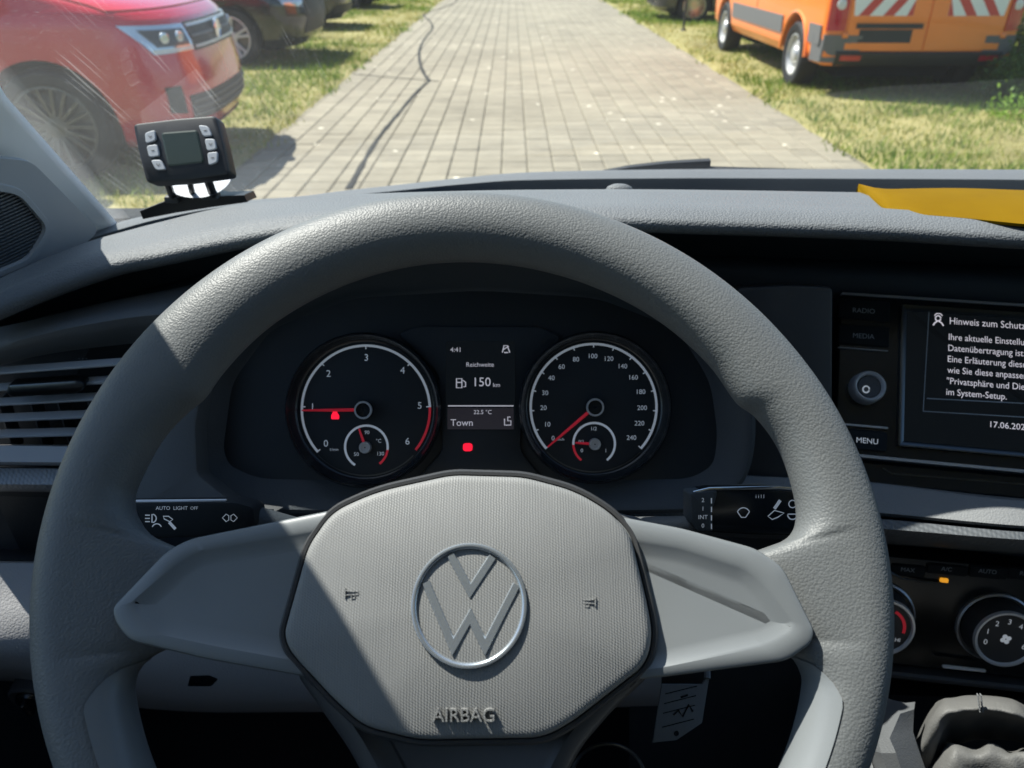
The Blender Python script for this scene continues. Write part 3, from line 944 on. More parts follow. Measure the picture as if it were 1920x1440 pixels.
# ---- the orange van on the right verge
OX, OY = 4.13, 9.36
ov = thing("orange_van", "orange delivery van with red and white warning stripes on its rear doors", "van", (OX, OY, 0.0), (0, 0, math.radians(90)))
OB = Body([(0.33, 4.0, -0.90, 0.93, 0.4, 0.10), (0.42, 4.15, -0.95, 0.975, 0.4, 0.16), (0.9, 4.2, -0.95, 0.99, 0.4, 0.16), (1.15, 4.0, -0.95, 0.985, 0.4, 0.16), (1.3, 3.5, -0.95, 0.975, 0.35, 0.16),
           (1.95, 2.85, -0.94, 0.93, 0.3, 0.16), (2.28, 2.5, -0.92, 0.88, 0.3, 0.16), (2.40, 2.3, -0.88, 0.76, 0.3, 0.2)], p=3.2)
obo = obj("body", OB.mesh(), P_ORANGE, ov, 35)
cut_wheel_wells(obo, [(0, -0.85, 0.34, 0.42, 0.5), (0, 0.85, 0.34, 0.42, 0.5), (3.25, -0.85, 0.34, 0.42, 0.5), (3.25, 0.85, 0.34, 0.42, 0.5)])
for x in (0, 3.25):
    b = B(); box(b, (x, 0, 0.46), (0.83, 1.2, 0.6)); obj("wheel_well", b, M_MATTB, ov)
b = B(); box(b, (1.6, 0, 0.38), (4.4, 1.5, 0.16))
obj("underbody", b, M_MATTB, ov)
for x in (0, 3.25):
    for sg in (-1, 1): wheel(ov, (x, sg * 0.87, 0.34), 0.34, 0.215, 0.225, sg, 0, M_STEEL)
for sg in (-1, 1):
    sd = lambda x, z, off: OB.side(x, z, sg, off)
    obj("rubbing_strip", OB.patch(sd, [(0.47, 0.52), (2.77, 0.52), (2.77, 0.70), (0.47, 0.70)], 0.016, 12, 2), M_TRIM, ov)
    obj("rubbing_strip", OB.patch(sd, [(-0.80, 0.52), (-0.45, 0.52), (-0.45, 0.70), (-0.80, 0.70)], 0.016, 4, 2), M_TRIM, ov)
    obj("door_seam", OB.patch(sd, [(1.6, 0.4), (1.612, 0.4), (1.612, 1.9), (1.6, 1.9)], 0.003, 1, 6, 0.01), M_MATTB, ov)
    # flared arch rim
    bb = B(); path = [Vector((0.435 * math.cos(a), sg * 0.985, 0.34 + 0.435 * math.sin(a))) for a in np.linspace(0.05, math.pi - 0.05, 20)]
    tube(bb, path, 0.022, 8); obj("wheel_arch", bb, P_ORANGE, ov)
    # bumper corner
    bb = B()
    for z0, z1 in ((0.36, 0.62),):
        rs = []
        for z in (z0, z1):
            rs.append([OB.rear(y, z, 0.02) for y in np.linspace(sg * 0.62, sg * 0.97, 8)] + [Vector((-0.62, sg * 1.005, z)), Vector((-0.62, sg * 0.96, z)), Vector((-0.8, sg * 0.62, z))])
        rings(bb, rs, True, True)
    obj("bumper_corner", bb, M_TRIM, ov)
    tl = obj("tail_lamp", OB.patch(OB.rear, [(sg * 0.80, 0.66), (sg * 0.965, 0.66), (sg * 0.965, 1.18), (sg * 0.80, 1.18)], 0.016, 8, 6), M_REDLENS, ov)
    bb = B(); c0 = OB.rear(sg * 0.87, 0.90, 0.014)
    lathe(bb, [(0.05, 0), (0.048, 0.008), (0.03, 0.012), (0.001, 0.012)], 24, o=c0, ax=Vector((-1, 0, 0)).to_track_quat('Z', 'Y').to_matrix().to_4x4())
    obj("reversing_lens", bb, M_WHLENS, tl)
    # door leaf
    y0_, y1_ = (0.008, 0.775)
    dr = obj("rear_door", OB.patch(OB.rear, [(sg * y0_, 0.49), (sg * y1_, 0.49), (sg * y1_, 2.15), (sg * y0_, 2.15)], 0.012, 10, 12, 0.02), P_ORANGE, ov)
    obj("crease", OB.patch(OB.rear, [(sg * 0.01, 0.745), (sg * 0.77, 0.745), (sg * 0.77, 0.752), (sg * 0.01, 0.752)], 0.016, 8, 1, 0.006), P_ORANGE, dr)
    st = obj("warning_sign", OB.patch(OB.rear, [(sg * 0.17, 0.80), (sg * 0.74, 0.80), (sg * 0.76, 0.955), (sg * 0.17, 0.955)], 0.0135, 8, 2, 0.0015), M_RETRO, dr)
    bb = B()
    for k in (0, 1, 2):
        if sg > 0: yb = 0.70 - 0.235 * k
        else: yb = -(0.70 - 0.235 * k)
        dy = -0.105 * sg
        sh = -0.12 * sg
        q = [(yb, 0.801), (yb + dy, 0.801), (yb + dy + sh, 0.954), (yb + sh, 0.954)]
        q = [(max(0.171, min(0.74, abs(y))) * sg, z) for y, z in q]
        OB.patch(OB.rear, q, 0.0145, 4, 2, 0.0015, bb)
    obj("stripe", bb, M_RETROR, dr)
    for z in (0.62, 1.5):
        bb = B(); box(bb, OB.rear(sg * 0.79, z, 0.016), (0.02, 0.06, 0.05), bev=0.006); obj("hinge", bb, P_ORANGE, ov)
    rf = OB.patch(OB.rear, [(sg * 0.60, 0.385), (sg * 0.80, 0.385), (sg * 0.80, 0.435), (sg * 0.60, 0.435)], 0.03, 6, 1, 0.03)
    obj("reflector", rf, M_REDLENS, ov)
# rear bumper beam, plate recess, handle
bb = B(); rs = []
for z in (0.33, 0.36, 0.455, 0.475):
    o_ = {0.33: 0.0, 0.36: 0.03, 0.455: 0.03, 0.475: 0.0}[z]
    rs.append([OB.rear(y, z, o_) for y in np.linspace(-0.84, 0.84, 14)] + [Vector((-0.78, 0.84, z)), Vector((-0.78, -0.84, z))])
rings(bb, rs, True, True); obj("bumper", bb, M_BUMP, ov)
bb = B(); OB.patch(OB.rear, [(0.14, 0.555), (0.66, 0.555), (0.66, 0.675), (0.14, 0.675)], 0.016, 6, 2, 0.01, bb); obj("plate_holder", bb, M_BUMP, ov)
bb = B(); OB.patch(OB.rear, [(0.05, 0.685), (0.70, 0.685), (0.70, 0.73), (0.05, 0.73)], 0.03, 6, 2, 0.02, bb); obj("handle_strip", bb, M_BUMP, ov)
bb = B(); box(bb, OB.rear(-0.1, 1.02, 0.03), (0.03, 0.16, 0.05), bev=0.01); obj("door_handle", bb, M_BUMP, ov)

# ---- dark cars parked further on
CB = Body([(0.20, 1.95, -1.95, 0.76, 0.45, 0.35), (0.30, 2.08, -2.05, 0.86, 0.5, 0.4), (0.5, 2.14, -2.12, 0.89, 0.5, 0.4), (0.70, 2.12, -2.12, 0.90, 0.5, 0.4), (0.82, 2.02, -2.1, 0.89, 0.5, 0.4),
           (0.90, 1.80, -2.08, 0.87, 0.5, 0.4), (1.0, 0.95, -2.02, 0.82, 0.35, 0.35), (1.38, 0.25, -1.6, 0.63, 0.3, 0.3), (1.45, 0.0, -1.3, 0.54, 0.3, 0.3)])
def car(name, label, loc, yaw, mat, alloy=M_ALLOY, spokes=5, group=None, seed=6, scale=1.0):
    t = thing(name, label, "car", loc, (0, 0, yaw), group)
    t.scale = (scale,) * 3
    o = obj("body", CB.mesh(), mat, t, 35)
    cut_wheel_wells(o, [(s_ * 1.3, g_ * 0.78, 0.32, 0.375, 0.45) for s_ in (1, -1) for g_ in (1, -1)])
    for x in (1.3, -1.3):
        b = B(); box(b, (x, 0, 0.42), (0.7, 1.1, 0.5)); obj("wheel_well", b, M_MATTB, t)
    for x in (1.3, -1.3):
        for sg in (-1, 1): wheel(t, (x, sg * 0.775, 0.32), 0.32, 0.225, 0.2, sg, spokes, alloy, True, seed)
    for sg in (-1, 1):
        h_ = obj("headlight", CB.patch(CB.front, [(sg * 30, 0.62), (sg * 62, 0.66), (sg * 70, 0.78), (sg * 28, 0.74)], 0.01, 8, 3), M_LENS, t)
        obj("tail_lamp", CB.patch(CB.rear, [(sg * 0.45, 0.66), (sg * 0.86, 0.68), (sg * 0.86, 0.82), (sg * 0.45, 0.80)], 0.01, 8, 3), M_REDLENS, t)
        obj("side_window", CB.patch(lambda x, z, off: CB.side(x, z, sg, off), [(0.75, 1.02), (-1.6, 1.02), (-1.3, 1.34), (0.2, 1.34)], 0.006, 10, 4), M_TINT, t)
        bb = B(); box(bb, (0.72, sg * 0.93, 1.0), (0.1, 0.16, 0.12), bev=0.03); obj("wing_mirror", bb, mat, t)
    obj("windscreen", CB.patch(CB.front, [(-62, 1.03), (62, 1.03), (62, 1.35), (-62, 1.35)], 0.006, 14, 4), M_TINT, t)
    obj("grille", CB.patch(CB.front, [(-26, 0.34), (26, 0.34), (26, 0.70), (-26, 0.70)], 0.006, 16, 4), M_BUMP, t)
    obj("bumper", CB.patch(CB.rear, [(-0.8, 0.30), (0.8, 0.30), (0.8, 0.44), (-0.8, 0.44)], 0.02, 14, 2), M_BUMP, t)
    obj("plate_holder", CB.patch(CB.rear, [(-0.26, 0.5), (0.26, 0.5), (0.26, 0.61), (-0.26, 0.61)], 0.012, 4, 2), M_BUMP, t)
    return t
car("parked_car", "black car with bright silver alloy wheel just beyond the red van", (-5.1, 11.75, 0), math.radians(0), P_NAVY, M_ALLOYB, 5, "dark cars parked along the lane", 0.3, 1.14)
car("parked_car", "graphite car with red tail lamps turned to the lane behind the pale post", (-5.2, 16.3, 0), math.radians(183), P_GREY, M_ALLOYD, 7, "dark cars parked along the lane", 6)
car("parked_car", "dark car far down the left verge at the top of the lane", (-5.2, 21.6, 0), math.radians(-3), P_NAVY, M_ALLOYD, 5, "dark cars parked along the lane", 6)
car("parked_car", "dark car nose to the lane beyond the orange van on the right verge", (5.0, 18.2, 0), math.radians(180), P_GREY, M_ALLOY, 10, "dark cars parked along the lane", 6)

# ---- posts
def post(label, x, y, r, h, mat, cap):
    t = thing("post", label, "post", (x, y, 0))
    b = B(); lathe(b, [(r, -0.05), (r, h), (r * 0.9, h + 0.01), (0.001, h + 0.012)], 16); obj("shaft", b, mat, t)
    b = B(); lathe(b, [(r * 2.4, 0.0), (r * 2.4, 0.03), (r * 1.3, 0.06), (r * 1.02, 0.06)], 16); obj("foot", b, cap, t)
    return t
pp = G(579, 72)
post("slim pale grey post in the grass in front of a graphite car", pp.x, pp.y, 0.032, 1.9, plain("galvanised", (0.45, 0.45, 0.43), 0.5, 0.3), M_TRIM)
pp = G(1281, 60)
post("thin black post on the right verge in front of a dark car", pp.x, pp.y, 0.022, 1.3, M_BUMP, M_BUMP)

# ---- shrubs behind and beside the orange van
def shrub(label, c, rad, n, size, cols, seed, stems=7):
    t = thing("shrub", label, "shrub", (c[0], c[1], 0))
    b = B(); r = random.Random(seed)
    for k in range(stems):
        a = r.random() * 6.28
        top = Vector((math.cos(a) * rad[0] * 0.6, math.sin(a) * rad[1] * 0.6, rad[2] * (1.0 + 0.5 * r.random())))
        tube(b, [Vector((0.04 * math.cos(a), 0.04 * math.sin(a), 0)), top * 0.5 + Vector((0, 0, 0.05)), top], [0.02, 0.013, 0.005], 6)
    obj("stem", b, plain("bark", (0.09, 0.065, 0.04), 0.9), t)
    leaves("foliage", (0, 0, rad[2] * 1.0), rad, n, size, cols, t, seed, 0.2)
    return t
shrub("yellow-green leafy bush catching the sun beyond the orange van", (6.7, 11.5), (1.3, 1.5, 1.1), 5200, 0.055, ((0.18, 0.26, 0.03), (0.34, 0.40, 0.06)), 4)
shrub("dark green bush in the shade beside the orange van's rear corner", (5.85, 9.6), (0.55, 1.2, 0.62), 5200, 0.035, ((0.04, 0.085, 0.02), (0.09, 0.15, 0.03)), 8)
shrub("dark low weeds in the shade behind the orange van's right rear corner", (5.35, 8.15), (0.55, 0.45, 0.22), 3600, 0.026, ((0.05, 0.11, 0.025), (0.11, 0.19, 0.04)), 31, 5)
shrub("low bright green weeds on the verge right of the orange van's shadow", (5.25, 7.3), (0.75, 0.32, 0.10), 2600, 0.022, ((0.14, 0.27, 0.03), (0.24, 0.38, 0.05)), 21, 5)
shrub("tall bush at the far right edge of the verge", (7.6, 14.5), (1.6, 1.9, 1.5), 4200, 0.07, ((0.10, 0.18, 0.03), (0.24, 0.31, 0.05)), 9)

# =================================================================== THE VAN WE SIT IN
# ---- line of the driver's windscreen pillar, taken from two points on its glass edge
PA = WY(225, 415, 0.80)
PB = WY(0, 155, 0.60)
PD = (PB - PA) / (PB.z - PA.z)            # per metre of height
ZR = H + 0.47                             # roof height over the windscreen header
def pil(z):
    return PA + PD * (z - PA.z) + Vector((min(0.058, 0.26 * max(0.0, z - (H - 0.09))), 0, 0))   # unseen upper part, bent inwards to set where its shadow falls

# ---- windscreen: one sheet of glass from the cowl up to the roof header
base_pts = [(-0.425, 0.815), (-0.30, 0.91), (-0.1, 1.0), (0.15, 1.045), (0.42, 1.06), (0.75, 1.03), (1.0, 0.96), (1.22, 0.82)]
zb = PA.z - 0.015
def glass_row(k):
    """k = 0 at the cowl, 1 at the roof"""
    z = zb + (ZR - zb) * k
    rows = []
    n = 24
    L = pil(z)
    xr = 1.235 - (L.x - PA.x)
    for i in range(n + 1):
        t = i / n
        x = L.x - 0.035 + (xr + 0.035 - L.x + 0.035) * t
        bx = -0.425 + (1.22 + 0.425) * t
        yb = float(np.interp(bx, [p[0] for p in base_pts], [p[1] for p in base_pts]))
        bow = yb - 0.815
        y = L.y + bow * (1 - 0.45 * k) + 0.012
        rows.append(Vector((x, y, z)))
    return rows
gt = thing("windscreen", "large dusty windscreen with fine scratches in front of the dashboard", "windscreen", (0.4, 1.0, zb))
b = B(); outer, inner = [], []
for j in range(13):
    r_ = glass_row(j / 12)
    inner.append(r_); outer.append([p + Vector((0, 0.004, 0.004)) for p in r_])
n = len(inner[0])
vi = [[b.verts.new(p) for p in r] for r in inner]; vo = [[b.verts.new(p) for p in r] for r in outer]
for j in range(12):
    for i in range(n - 1):
        b.faces.new((vi[j][i], vi[j + 1][i], vi[j + 1][i + 1], vi[j][i + 1]))
        b.faces.new((vo[j][i], vo[j][i + 1], vo[j + 1][i + 1], vo[j + 1][i]))
for j in range(12):
    for i in (0, n - 1): b.faces.new((vi[j][i], vo[j][i], vo[j + 1][i], vi[j + 1][i]))
for i in range(n - 1):
    for j in (0, 12): b.faces.new((vi[j][i], vi[j][i + 1], vo[j][i + 1], vo[j][i]))
obj("pane", b, M_GLASS, gt, 60, off=(0.4, 1.0, zb))

# ---- the cabin: roof, sides, floor, rear wall
vb = thing("van_cabin", "pale roof, doors and dark floor of the van around the driver", "van", (0.4, -0.3, 0.42))
OFF = (0.4, -0.3, 0.42)
XL, XR = -0.60, 1.42
hy = glass_row(1.0)
# roof with a bowed front header
b = B(); top, bot = [], []
front = [p for p in hy]
front = [Vector((-0.52, front[0].y - 0.10, ZR))] + front + [Vector((XR - 0.08, front[-1].y - 0.1, ZR))]
for z in (ZR, ZR + 0.05):
    loop = [Vector((p.x, p.y, z)) for p in front] + [Vector((XR - 0.08, -1.6, z)), Vector((-0.52, -1.6, z))]
    (bot if z == ZR else top).extend(loop)
rings(b, [bot, top], True, True); obj("roof", b, M_HEAD, vb, off=OFF)
# door skins below the windows, with their inner faces
SILL = H - 0.285
b = B(); box(b, ((XL - 0.03), -0.35, (0.42 + SILL) / 2), (0.06, 2.5, SILL - 0.42)); obj("door", b, M_DASHD, vb, off=OFF)
b = B(); box(b, ((XR + 0.03), -0.35, (0.42 + SILL) / 2), (0.06, 2.5, SILL - 0.42)); obj("door", b, M_DASHD, vb, off=OFF)
for x0_, x1_ in ((XL - 0.03, -0.50), (XR + 0.03, XR - 0.08)):
    b = B()
    rs = []
    for x, z in ((x0_, SILL), (x1_, ZR + 0.02)):
        s_ = 0.045
        rs.append([Vector((x - s_ / 2, -0.52, z)), Vector((x + s_ / 2, -0.52, z)), Vector((x + s_ / 2, -0.74, z)), Vector((x - s_ / 2, -0.74, z))])
    rings(b, rs, True, True); obj("door_pillar", b, M_HEAD, vb, off=OFF)
    b = B(); box(b, ((x0_ + x1_) / 2, -1.17, (SILL + ZR) / 2), (0.08, 0.86, ZR - SILL)); obj("side_panel", b, M_DASHM, vb, off=OFF)
b = B(); box(b, (0.41, -1.62, 1.2), (2.1, 0.04, 1.6)); obj("rear_wall", b, M_DASHM, vb, off=OFF)
b = B(); box(b, (0.41, -0.3, 0.40), (2.1, 2.7, 0.04)); obj("floor", b, M_CARPET, vb, off=OFF)
b = B(); box(b, (0.41, 0.90, 0.78), (2.1, 0.04, 0.72)); obj("bulkhead", b, M_MATTB, vb, off=OFF)
# seat bench and back, behind the lens
for x, w_ in ((-0.05, 0.5), (0.86, 0.98)):
    b = B(); box(b, (x, -0.30, 0.86), (w_, 0.5, 0.2), bev=0.05); obj("seat", b, M_DASHD, vb, off=OFF)
    b = B(); box(b, (x, -0.62, 1.2), (w_, 0.16, 0.62), bev=0.06); obj("backrest", b, M_DASHD, vb, off=OFF)

# ---- driver's pillar trim
pt_ = thing("windscreen_pillar", "pale grey trim of the windscreen pillar at the left edge of the windscreen", "pillar", PA)
b = B(); rs = []
for z in np.linspace(PA.z - 0.06, ZR + 0.01, 12):
    L = pil(z)
    wd_ = 0.165
    out_ = Vector((-0.42, -0.907, 0)); nrm = Vector((-0.907, 0.42, 0))
    c = [L + nrm * 0.012, L + nrm * 0.0 - out_ * -0.004, L + out_ * 0.02 - nrm * 0.012, L + out_ * wd_ * 0.6 - nrm * 0.016, L + out_ * wd_ - nrm * 0.006, L + out_ * wd_ + nrm * 0.03, L + out_ * 0.02 + nrm * 0.03]
    rs.append(c)
rings(b, rs, True, True); obj("trim", b, M_PILLAR, pt_, 60, off=PA)

# ---- passenger-side pillar
PP = thing("windscreen_pillar", "far windscreen pillar on the passenger side, out past the yellow folder", "pillar", (1.235, PA.y, PA.z))
b = B(); rs = []
for z in np.linspace(PA.z - 0.06, ZR + 0.01, 6):
    L = pil(z); L = Vector((1.235 - (L.x - PA.x), L.y, z))
    rs.append([L, L + Vector((0.09, -0.08, 0)), L + Vector((0.11, -0.04, 0)), L + Vector((0.03, 0.03, 0))])
rings(b, rs, True, True); obj("trim", b, M_PILLAR, PP, 60, off=(1.235, PA.y, PA.z))

# ------------------------------------------------------------------ dashboard
DO = Vector((0.35, 0.72, 1.0))
db = thing("dashboard", "grey grained plastic dashboard stretching under the windscreen", "dashboard", DO)
COLS = np.concatenate([np.linspace(-120, -40, 5), np.linspace(-20, 640, 56), np.linspace(660, 1960, 60), np.linspace(2000, 3400, 18)])
def curve(cp, k):
    """smooth curve through control points (pixel column -> value)"""
    cp = sorted(cp)
    xs = np.array([c[0] for c in cp], float); ys = np.array([c[k] for c in cp], float)
    n = len(xs)
    d = np.diff(ys) / np.diff(xs)
    m = np.zeros(n)
    m[0], m[-1] = d[0], d[-1]
    for i in range(1, n - 1):
        m[i] = 0 if d[i - 1] * d[i] <= 0 else 2 * d[i - 1] * d[i] / (d[i - 1] + d[i])
    def f(x):
        if x <= xs[0]: return ys[0]
        if x >= xs[-1]: return ys[-1]
        i = int(np.searchsorted(xs, x) - 1); i = min(max(i, 0), n - 2)
        h = xs[i + 1] - xs[i]; t = (x - xs[i]) / h
        return (ys[i] * (1 + 2 * t) * (1 - t) ** 2 + m[i] * h * t * (1 - t) ** 2 + ys[i + 1] * t * t * (3 - 2 * t) + m[i + 1] * h * t * t * (t - 1))
    return f
def row(cp, cols=COLS):
    fy, fY = curve(cp, 1), curve(cp, 2)
    return [WY(x, fy(x), fY(x)) for x in cols]
def rowoff(r, dy, dz): return [p + Vector((0, dy, dz)) for p in r]
def loft_rows(rs, bm=None):
    bm = bm or B()
    rings(bm, rs, False, False, closed=False)
    return bm
def blend(a, c, t, dz=0.0, dy=0.0): return [p * (1 - t) + q * t + Vector((0, dy, dz)) for p, q in zip(a, c)]

lip_far = [(-420, 660, 0.56), (-60, 530, 0.62), (60, 480, 0.68), (150, 446, 0.745), (225, 416, 0.80), (300, 399, 0.845), (400, 381, 0.89), (480, 374, 0.915), (560, 368, 0.93), (640, 358, 0.95), (750, 346, 0.97), (860, 334, 0.985), (973, 324, 0.995), (1150, 319, 1.0), (1330, 317, 1.0), (1600, 317, 0.985), (1920, 318, 0.95), (2300, 330, 0.90), (3400, 380, 0.78)]
lip_near = [(-420, 680, 0.53), (-60, 545, 0.59), (60, 493, 0.645), (150, 454, 0.71), (225, 430, 0.765), (300, 410, 0.81), (400, 391, 0.855), (480, 382, 0.88), (560, 376, 0.895), (640, 368, 0.91), (750, 357, 0.93), (860, 346, 0.95), (973, 338, 0.96), (1150, 335, 0.965), (1330, 334, 0.965), (1600, 335, 0.95), (1920, 337, 0.915), (2300, 350, 0.865), (3400, 400, 0.74)]
pad_back = [(-420, 690, 0.51), (-60, 556, 0.555), (60, 500, 0.60), (165, 459, 0.665), (225, 441, 0.69), (300, 421, 0.70), (420, 393, 0.71), (520, 380, 0.71), (640, 371, 0.70), (800, 365, 0.695), (1000, 361, 0.69), (1180, 360, 0.69), (1400, 362, 0.69), (1600, 365, 0.685), (1920, 368, 0.665), (2300, 376, 0.64), (3400, 420, 0.58)]
pad_crown = [(-420, 715, 0.49), (-60, 574, 0.525), (60, 522, 0.56), (165, 474, 0.60), (225, 462, 0.618), (300, 443, 0.63), (420, 415, 0.635), (520, 400, 0.632), (640, 388, 0.626), (800, 381, 0.62), (1000, 378, 0.615), (1180, 379, 0.614), (1400, 383, 0.61), (1600, 388, 0.605), (1920, 396, 0.585), (2300, 410, 0.56), (3400, 450, 0.52)]
pad_front = [(-420, 735, 0.475), (-60, 592, 0.505), (60, 543, 0.535), (120, 521, 0.55), (225, 488, 0.572), (300, 473, 0.58), (420, 447, 0.584), (540, 425, 0.58), (640, 416, 0.576), (800, 408, 0.57), (1000, 406, 0.565), (1140, 407, 0.563), (1280, 411, 0.56), (1450, 416, 0.557), (1650, 423, 0.55), (1920, 438, 0.532), (2300, 455, 0.51), (3400, 500, 0.48)]
near_ = lambda c: [(x, y, Y * 0.94) for x, y, Y in c]
R1, R2, R3, R4, R5 = (row(c) for c in (lip_far, lip_near, near_(pad_back), near_(pad_crown), near_(pad_front)))
fade = [min(1, max(0, (x - 100) / 500)) for x in COLS]                 # the trough closes up towards the pillar
tf = [p + Vector((0, -0.02, -0.045 * f - 0.004)) for p, f in zip(R2, fade)]
tn = [p + Vector((0, 0.02, -0.05 * f - 0.004)) for p, f in zip(R3, fade)]
base0 = [p + Vector((0, 0.03, -0.09)) for p in R1]
b = loft_rows([base0, R1, blend(R1, R2, 0.5, 0.002), R2])
obj("cowl_lip", b, M_DASH, db, 50, off=DO, recalc=False)
b = loft_rows([R2, rowoff(R2, -0.003, -0.006), tf, blend(tf, tn, 0.5, -0.004), tn, rowoff(R3, 0.004, -0.008), R3])
obj("vent_trough", b, M_DASHD, db, 60, off=DO, recalc=False)
P6 = [p + Vector((0, -0.0035, -0.0040)) for p in R5]
P7 = [p + Vector((0, -0.0030, -0.0085)) for p in R5]
P8 = [p + Vector((0, 0.0050, -0.0125)) for p in R5]
P9 = [p + Vector((0, 0.070, -0.0160)) for p in R5]
b = loft_rows([rowoff(R3, 0.004, -0.008), R3, blend(R3, R4, 0.15, 0.0035), blend(R3, R4, 0.5, 0.004), R4, blend(R4, R5, 0.4, 0.004), blend(R4, R5, 0.75, 0.004), R5, [p + Vector((0, -0.0020, -0.0016)) for p in R5], P6, P7, P8, P9])
obj("top_pad", b, M_DASH, db, 60, off=DO, recalc=False)

# long shelf recess and ledge under the pad, then the fascia
ledge_b = [(-420, 790, 0.53), (-60, 640, 0.55), (60, 600, 0.565), (200, 560, 0.58), (440, 505, 0.60), (640, 478, 0.60), (1000, 470, 0.60), (1300, 478, 0.60), (1600, 488, 0.595), (1920, 500, 0.575), (2300, 515, 0.55), (3400, 560, 0.52)]
ledge_f = [(-420, 800, 0.48), (-60, 655, 0.515), (60, 612, 0.53), (200, 572, 0.545), (440, 516, 0.565), (640, 486, 0.572), (1000, 478, 0.572), (1300, 490, 0.572), (1600, 503, 0.565), (1920, 518, 0.545), (2300, 535, 0.52), (3400, 580, 0.49)]
far_ = lambda c: [(x, y, Y * 1.045) for x, y, Y in c]
LB, LF = row(far_(ledge_b)), row(far_(ledge_f))
low = [(x, 0.0, 0.0) for x in ()]
LF2 = [p + Vector((0, -0.006, -0.006)) for p in LF]
LF3 = [p + Vector((0, -0.004, -0.016)) for p in LF]
FB = [p + Vector((0, 0.01, -0.30)) for p in LF]
b = loft_rows([P9, LB]); obj("shelf_back", b, M_DASHD, db, 60, off=DO, recalc=False)
b = loft_rows([LB, LF, LF2, LF3, blend(LF3, FB, 0.5), FB]); obj("fascia", b, M_DASHD, db, 60, off=DO, recalc=False)

# left: rounded top of the vent housing
CL = np.linspace(-110, 560, 60)
back_ = lambda c: [(x, y, Y * (1.0 + 0.035 * min(1, max(0, (x - 100) / 160)))) for x, y, Y in c]
h0 = row(back_([(-420, 790, 0.50), (-60, 628, 0.53), (60, 600, 0.54), (200, 566, 0.55), (330, 540, 0.56), (450, 515, 0.57), (560, 500, 0.575)]), CL)
h1 = row(back_([(-420, 800, 0.475), (-60, 645, 0.505), (60, 615, 0.515), (200, 583, 0.525), (330, 563, 0.535), (450, 545, 0.548), (560, 540, 0.555)]), CL)
h2 = row(back_([(-420, 825, 0.465), (-60, 664, 0.495), (0, 648, 0.50), (60, 632, 0.505), (150, 611, 0.512), (300, 590, 0.522), (450, 585, 0.535), (560, 590, 0.545)]), CL)
h3 = row(back_([(-420, 835, 0.467), (-60, 674, 0.497), (0, 660, 0.502), (60, 646, 0.508), (150, 630, 0.515), (300, 612, 0.528), (450, 606, 0.54), (560, 610, 0.55)]), CL)
h4 = row(back_([(-420, 860, 0.49), (-60, 700, 0.52), (0, 686, 0.525), (60, 670, 0.53), (150, 655, 0.538), (300, 640, 0.55), (450, 632, 0.56), (560, 632, 0.565)]), CL)
b = loft_rows([h0, blend(h0, h1, 0.5, 0.003), h1, blend(h1, h2, 0.6, 0.002), h2, blend(h2, h3, 0.5, 0, -0.001), h3, h4])
obj("vent_hood", b, M_HOOD, db, 60, off=DO, recalc=False)

# left: band with fine relief under the vent, dark tray, lower panel
def strip_obj(name, rws, mat, cols, ang=50, parent=db):
    b = loft_rows([row(r, cols) for r in rws])
    return obj(name, b, mat, parent, ang, off=DO, recalc=False)
CL2 = np.linspace(-110, 420, 40)
strip_obj("vent_sill", [[(-420, 880, 0.47), (0, 833, 0.515), (420, 842, 0.53)], [(-420, 882, 0.455), (0, 836, 0.495), (420, 845, 0.51)], [(-420, 912, 0.448), (0, 866, 0.488), (420, 872, 0.502)], [(-420, 918, 0.452), (0, 871, 0.492), (420, 877, 0.506)], [(-420, 920, 0.47), (0, 873, 0.51), (420, 879, 0.52)]], M_PANEL, CL2)  # pale plastic stands in for window light on the sill
M_RELIEF2 = grained("lifted_relief_trim", (0.30, 0.32, 0.34), 0.45, 0.0030, 0.6, 0.05, 0.45, "weave", dist=0.0006)  # paler copy of the relief trim, window light put into its colour
M_RELIEF = grained("relief_trim", (0.12, 0.13, 0.14), 0.45, 0.0030, 0.6, 0.05, 0.45, "weave", dist=0.0006)
strip_obj("relief_band", [[(-420, 925, 0.475), (0, 876, 0.512), (420, 884, 0.525)], [(-420, 926, 0.458), (0, 878, 0.496), (420, 886, 0.51)], [(-420, 960, 0.448), (0, 908, 0.486), (420, 916, 0.50)], [(-420, 966, 0.452), (0, 916, 0.49), (420, 924, 0.505)], [(-420, 970, 0.48), (0, 922, 0.52), (420, 930, 0.53)]], M_RELIEF2, CL2)
strip_obj("tray", [[(-420, 972, 0.475), (0, 922, 0.515), (420, 930, 0.53)], [(-420, 990, 0.52), (0, 940, 0.56), (420, 945, 0.57)], [(-420, 1080, 0.50), (0, 1030, 0.54), (420, 1040, 0.55)], [(-420, 1100, 0.45), (0, 1050, 0.485), (420, 1058, 0.50)]], M_DASHD, CL2)
CL3 = np.linspace(-420, 1240, 70)
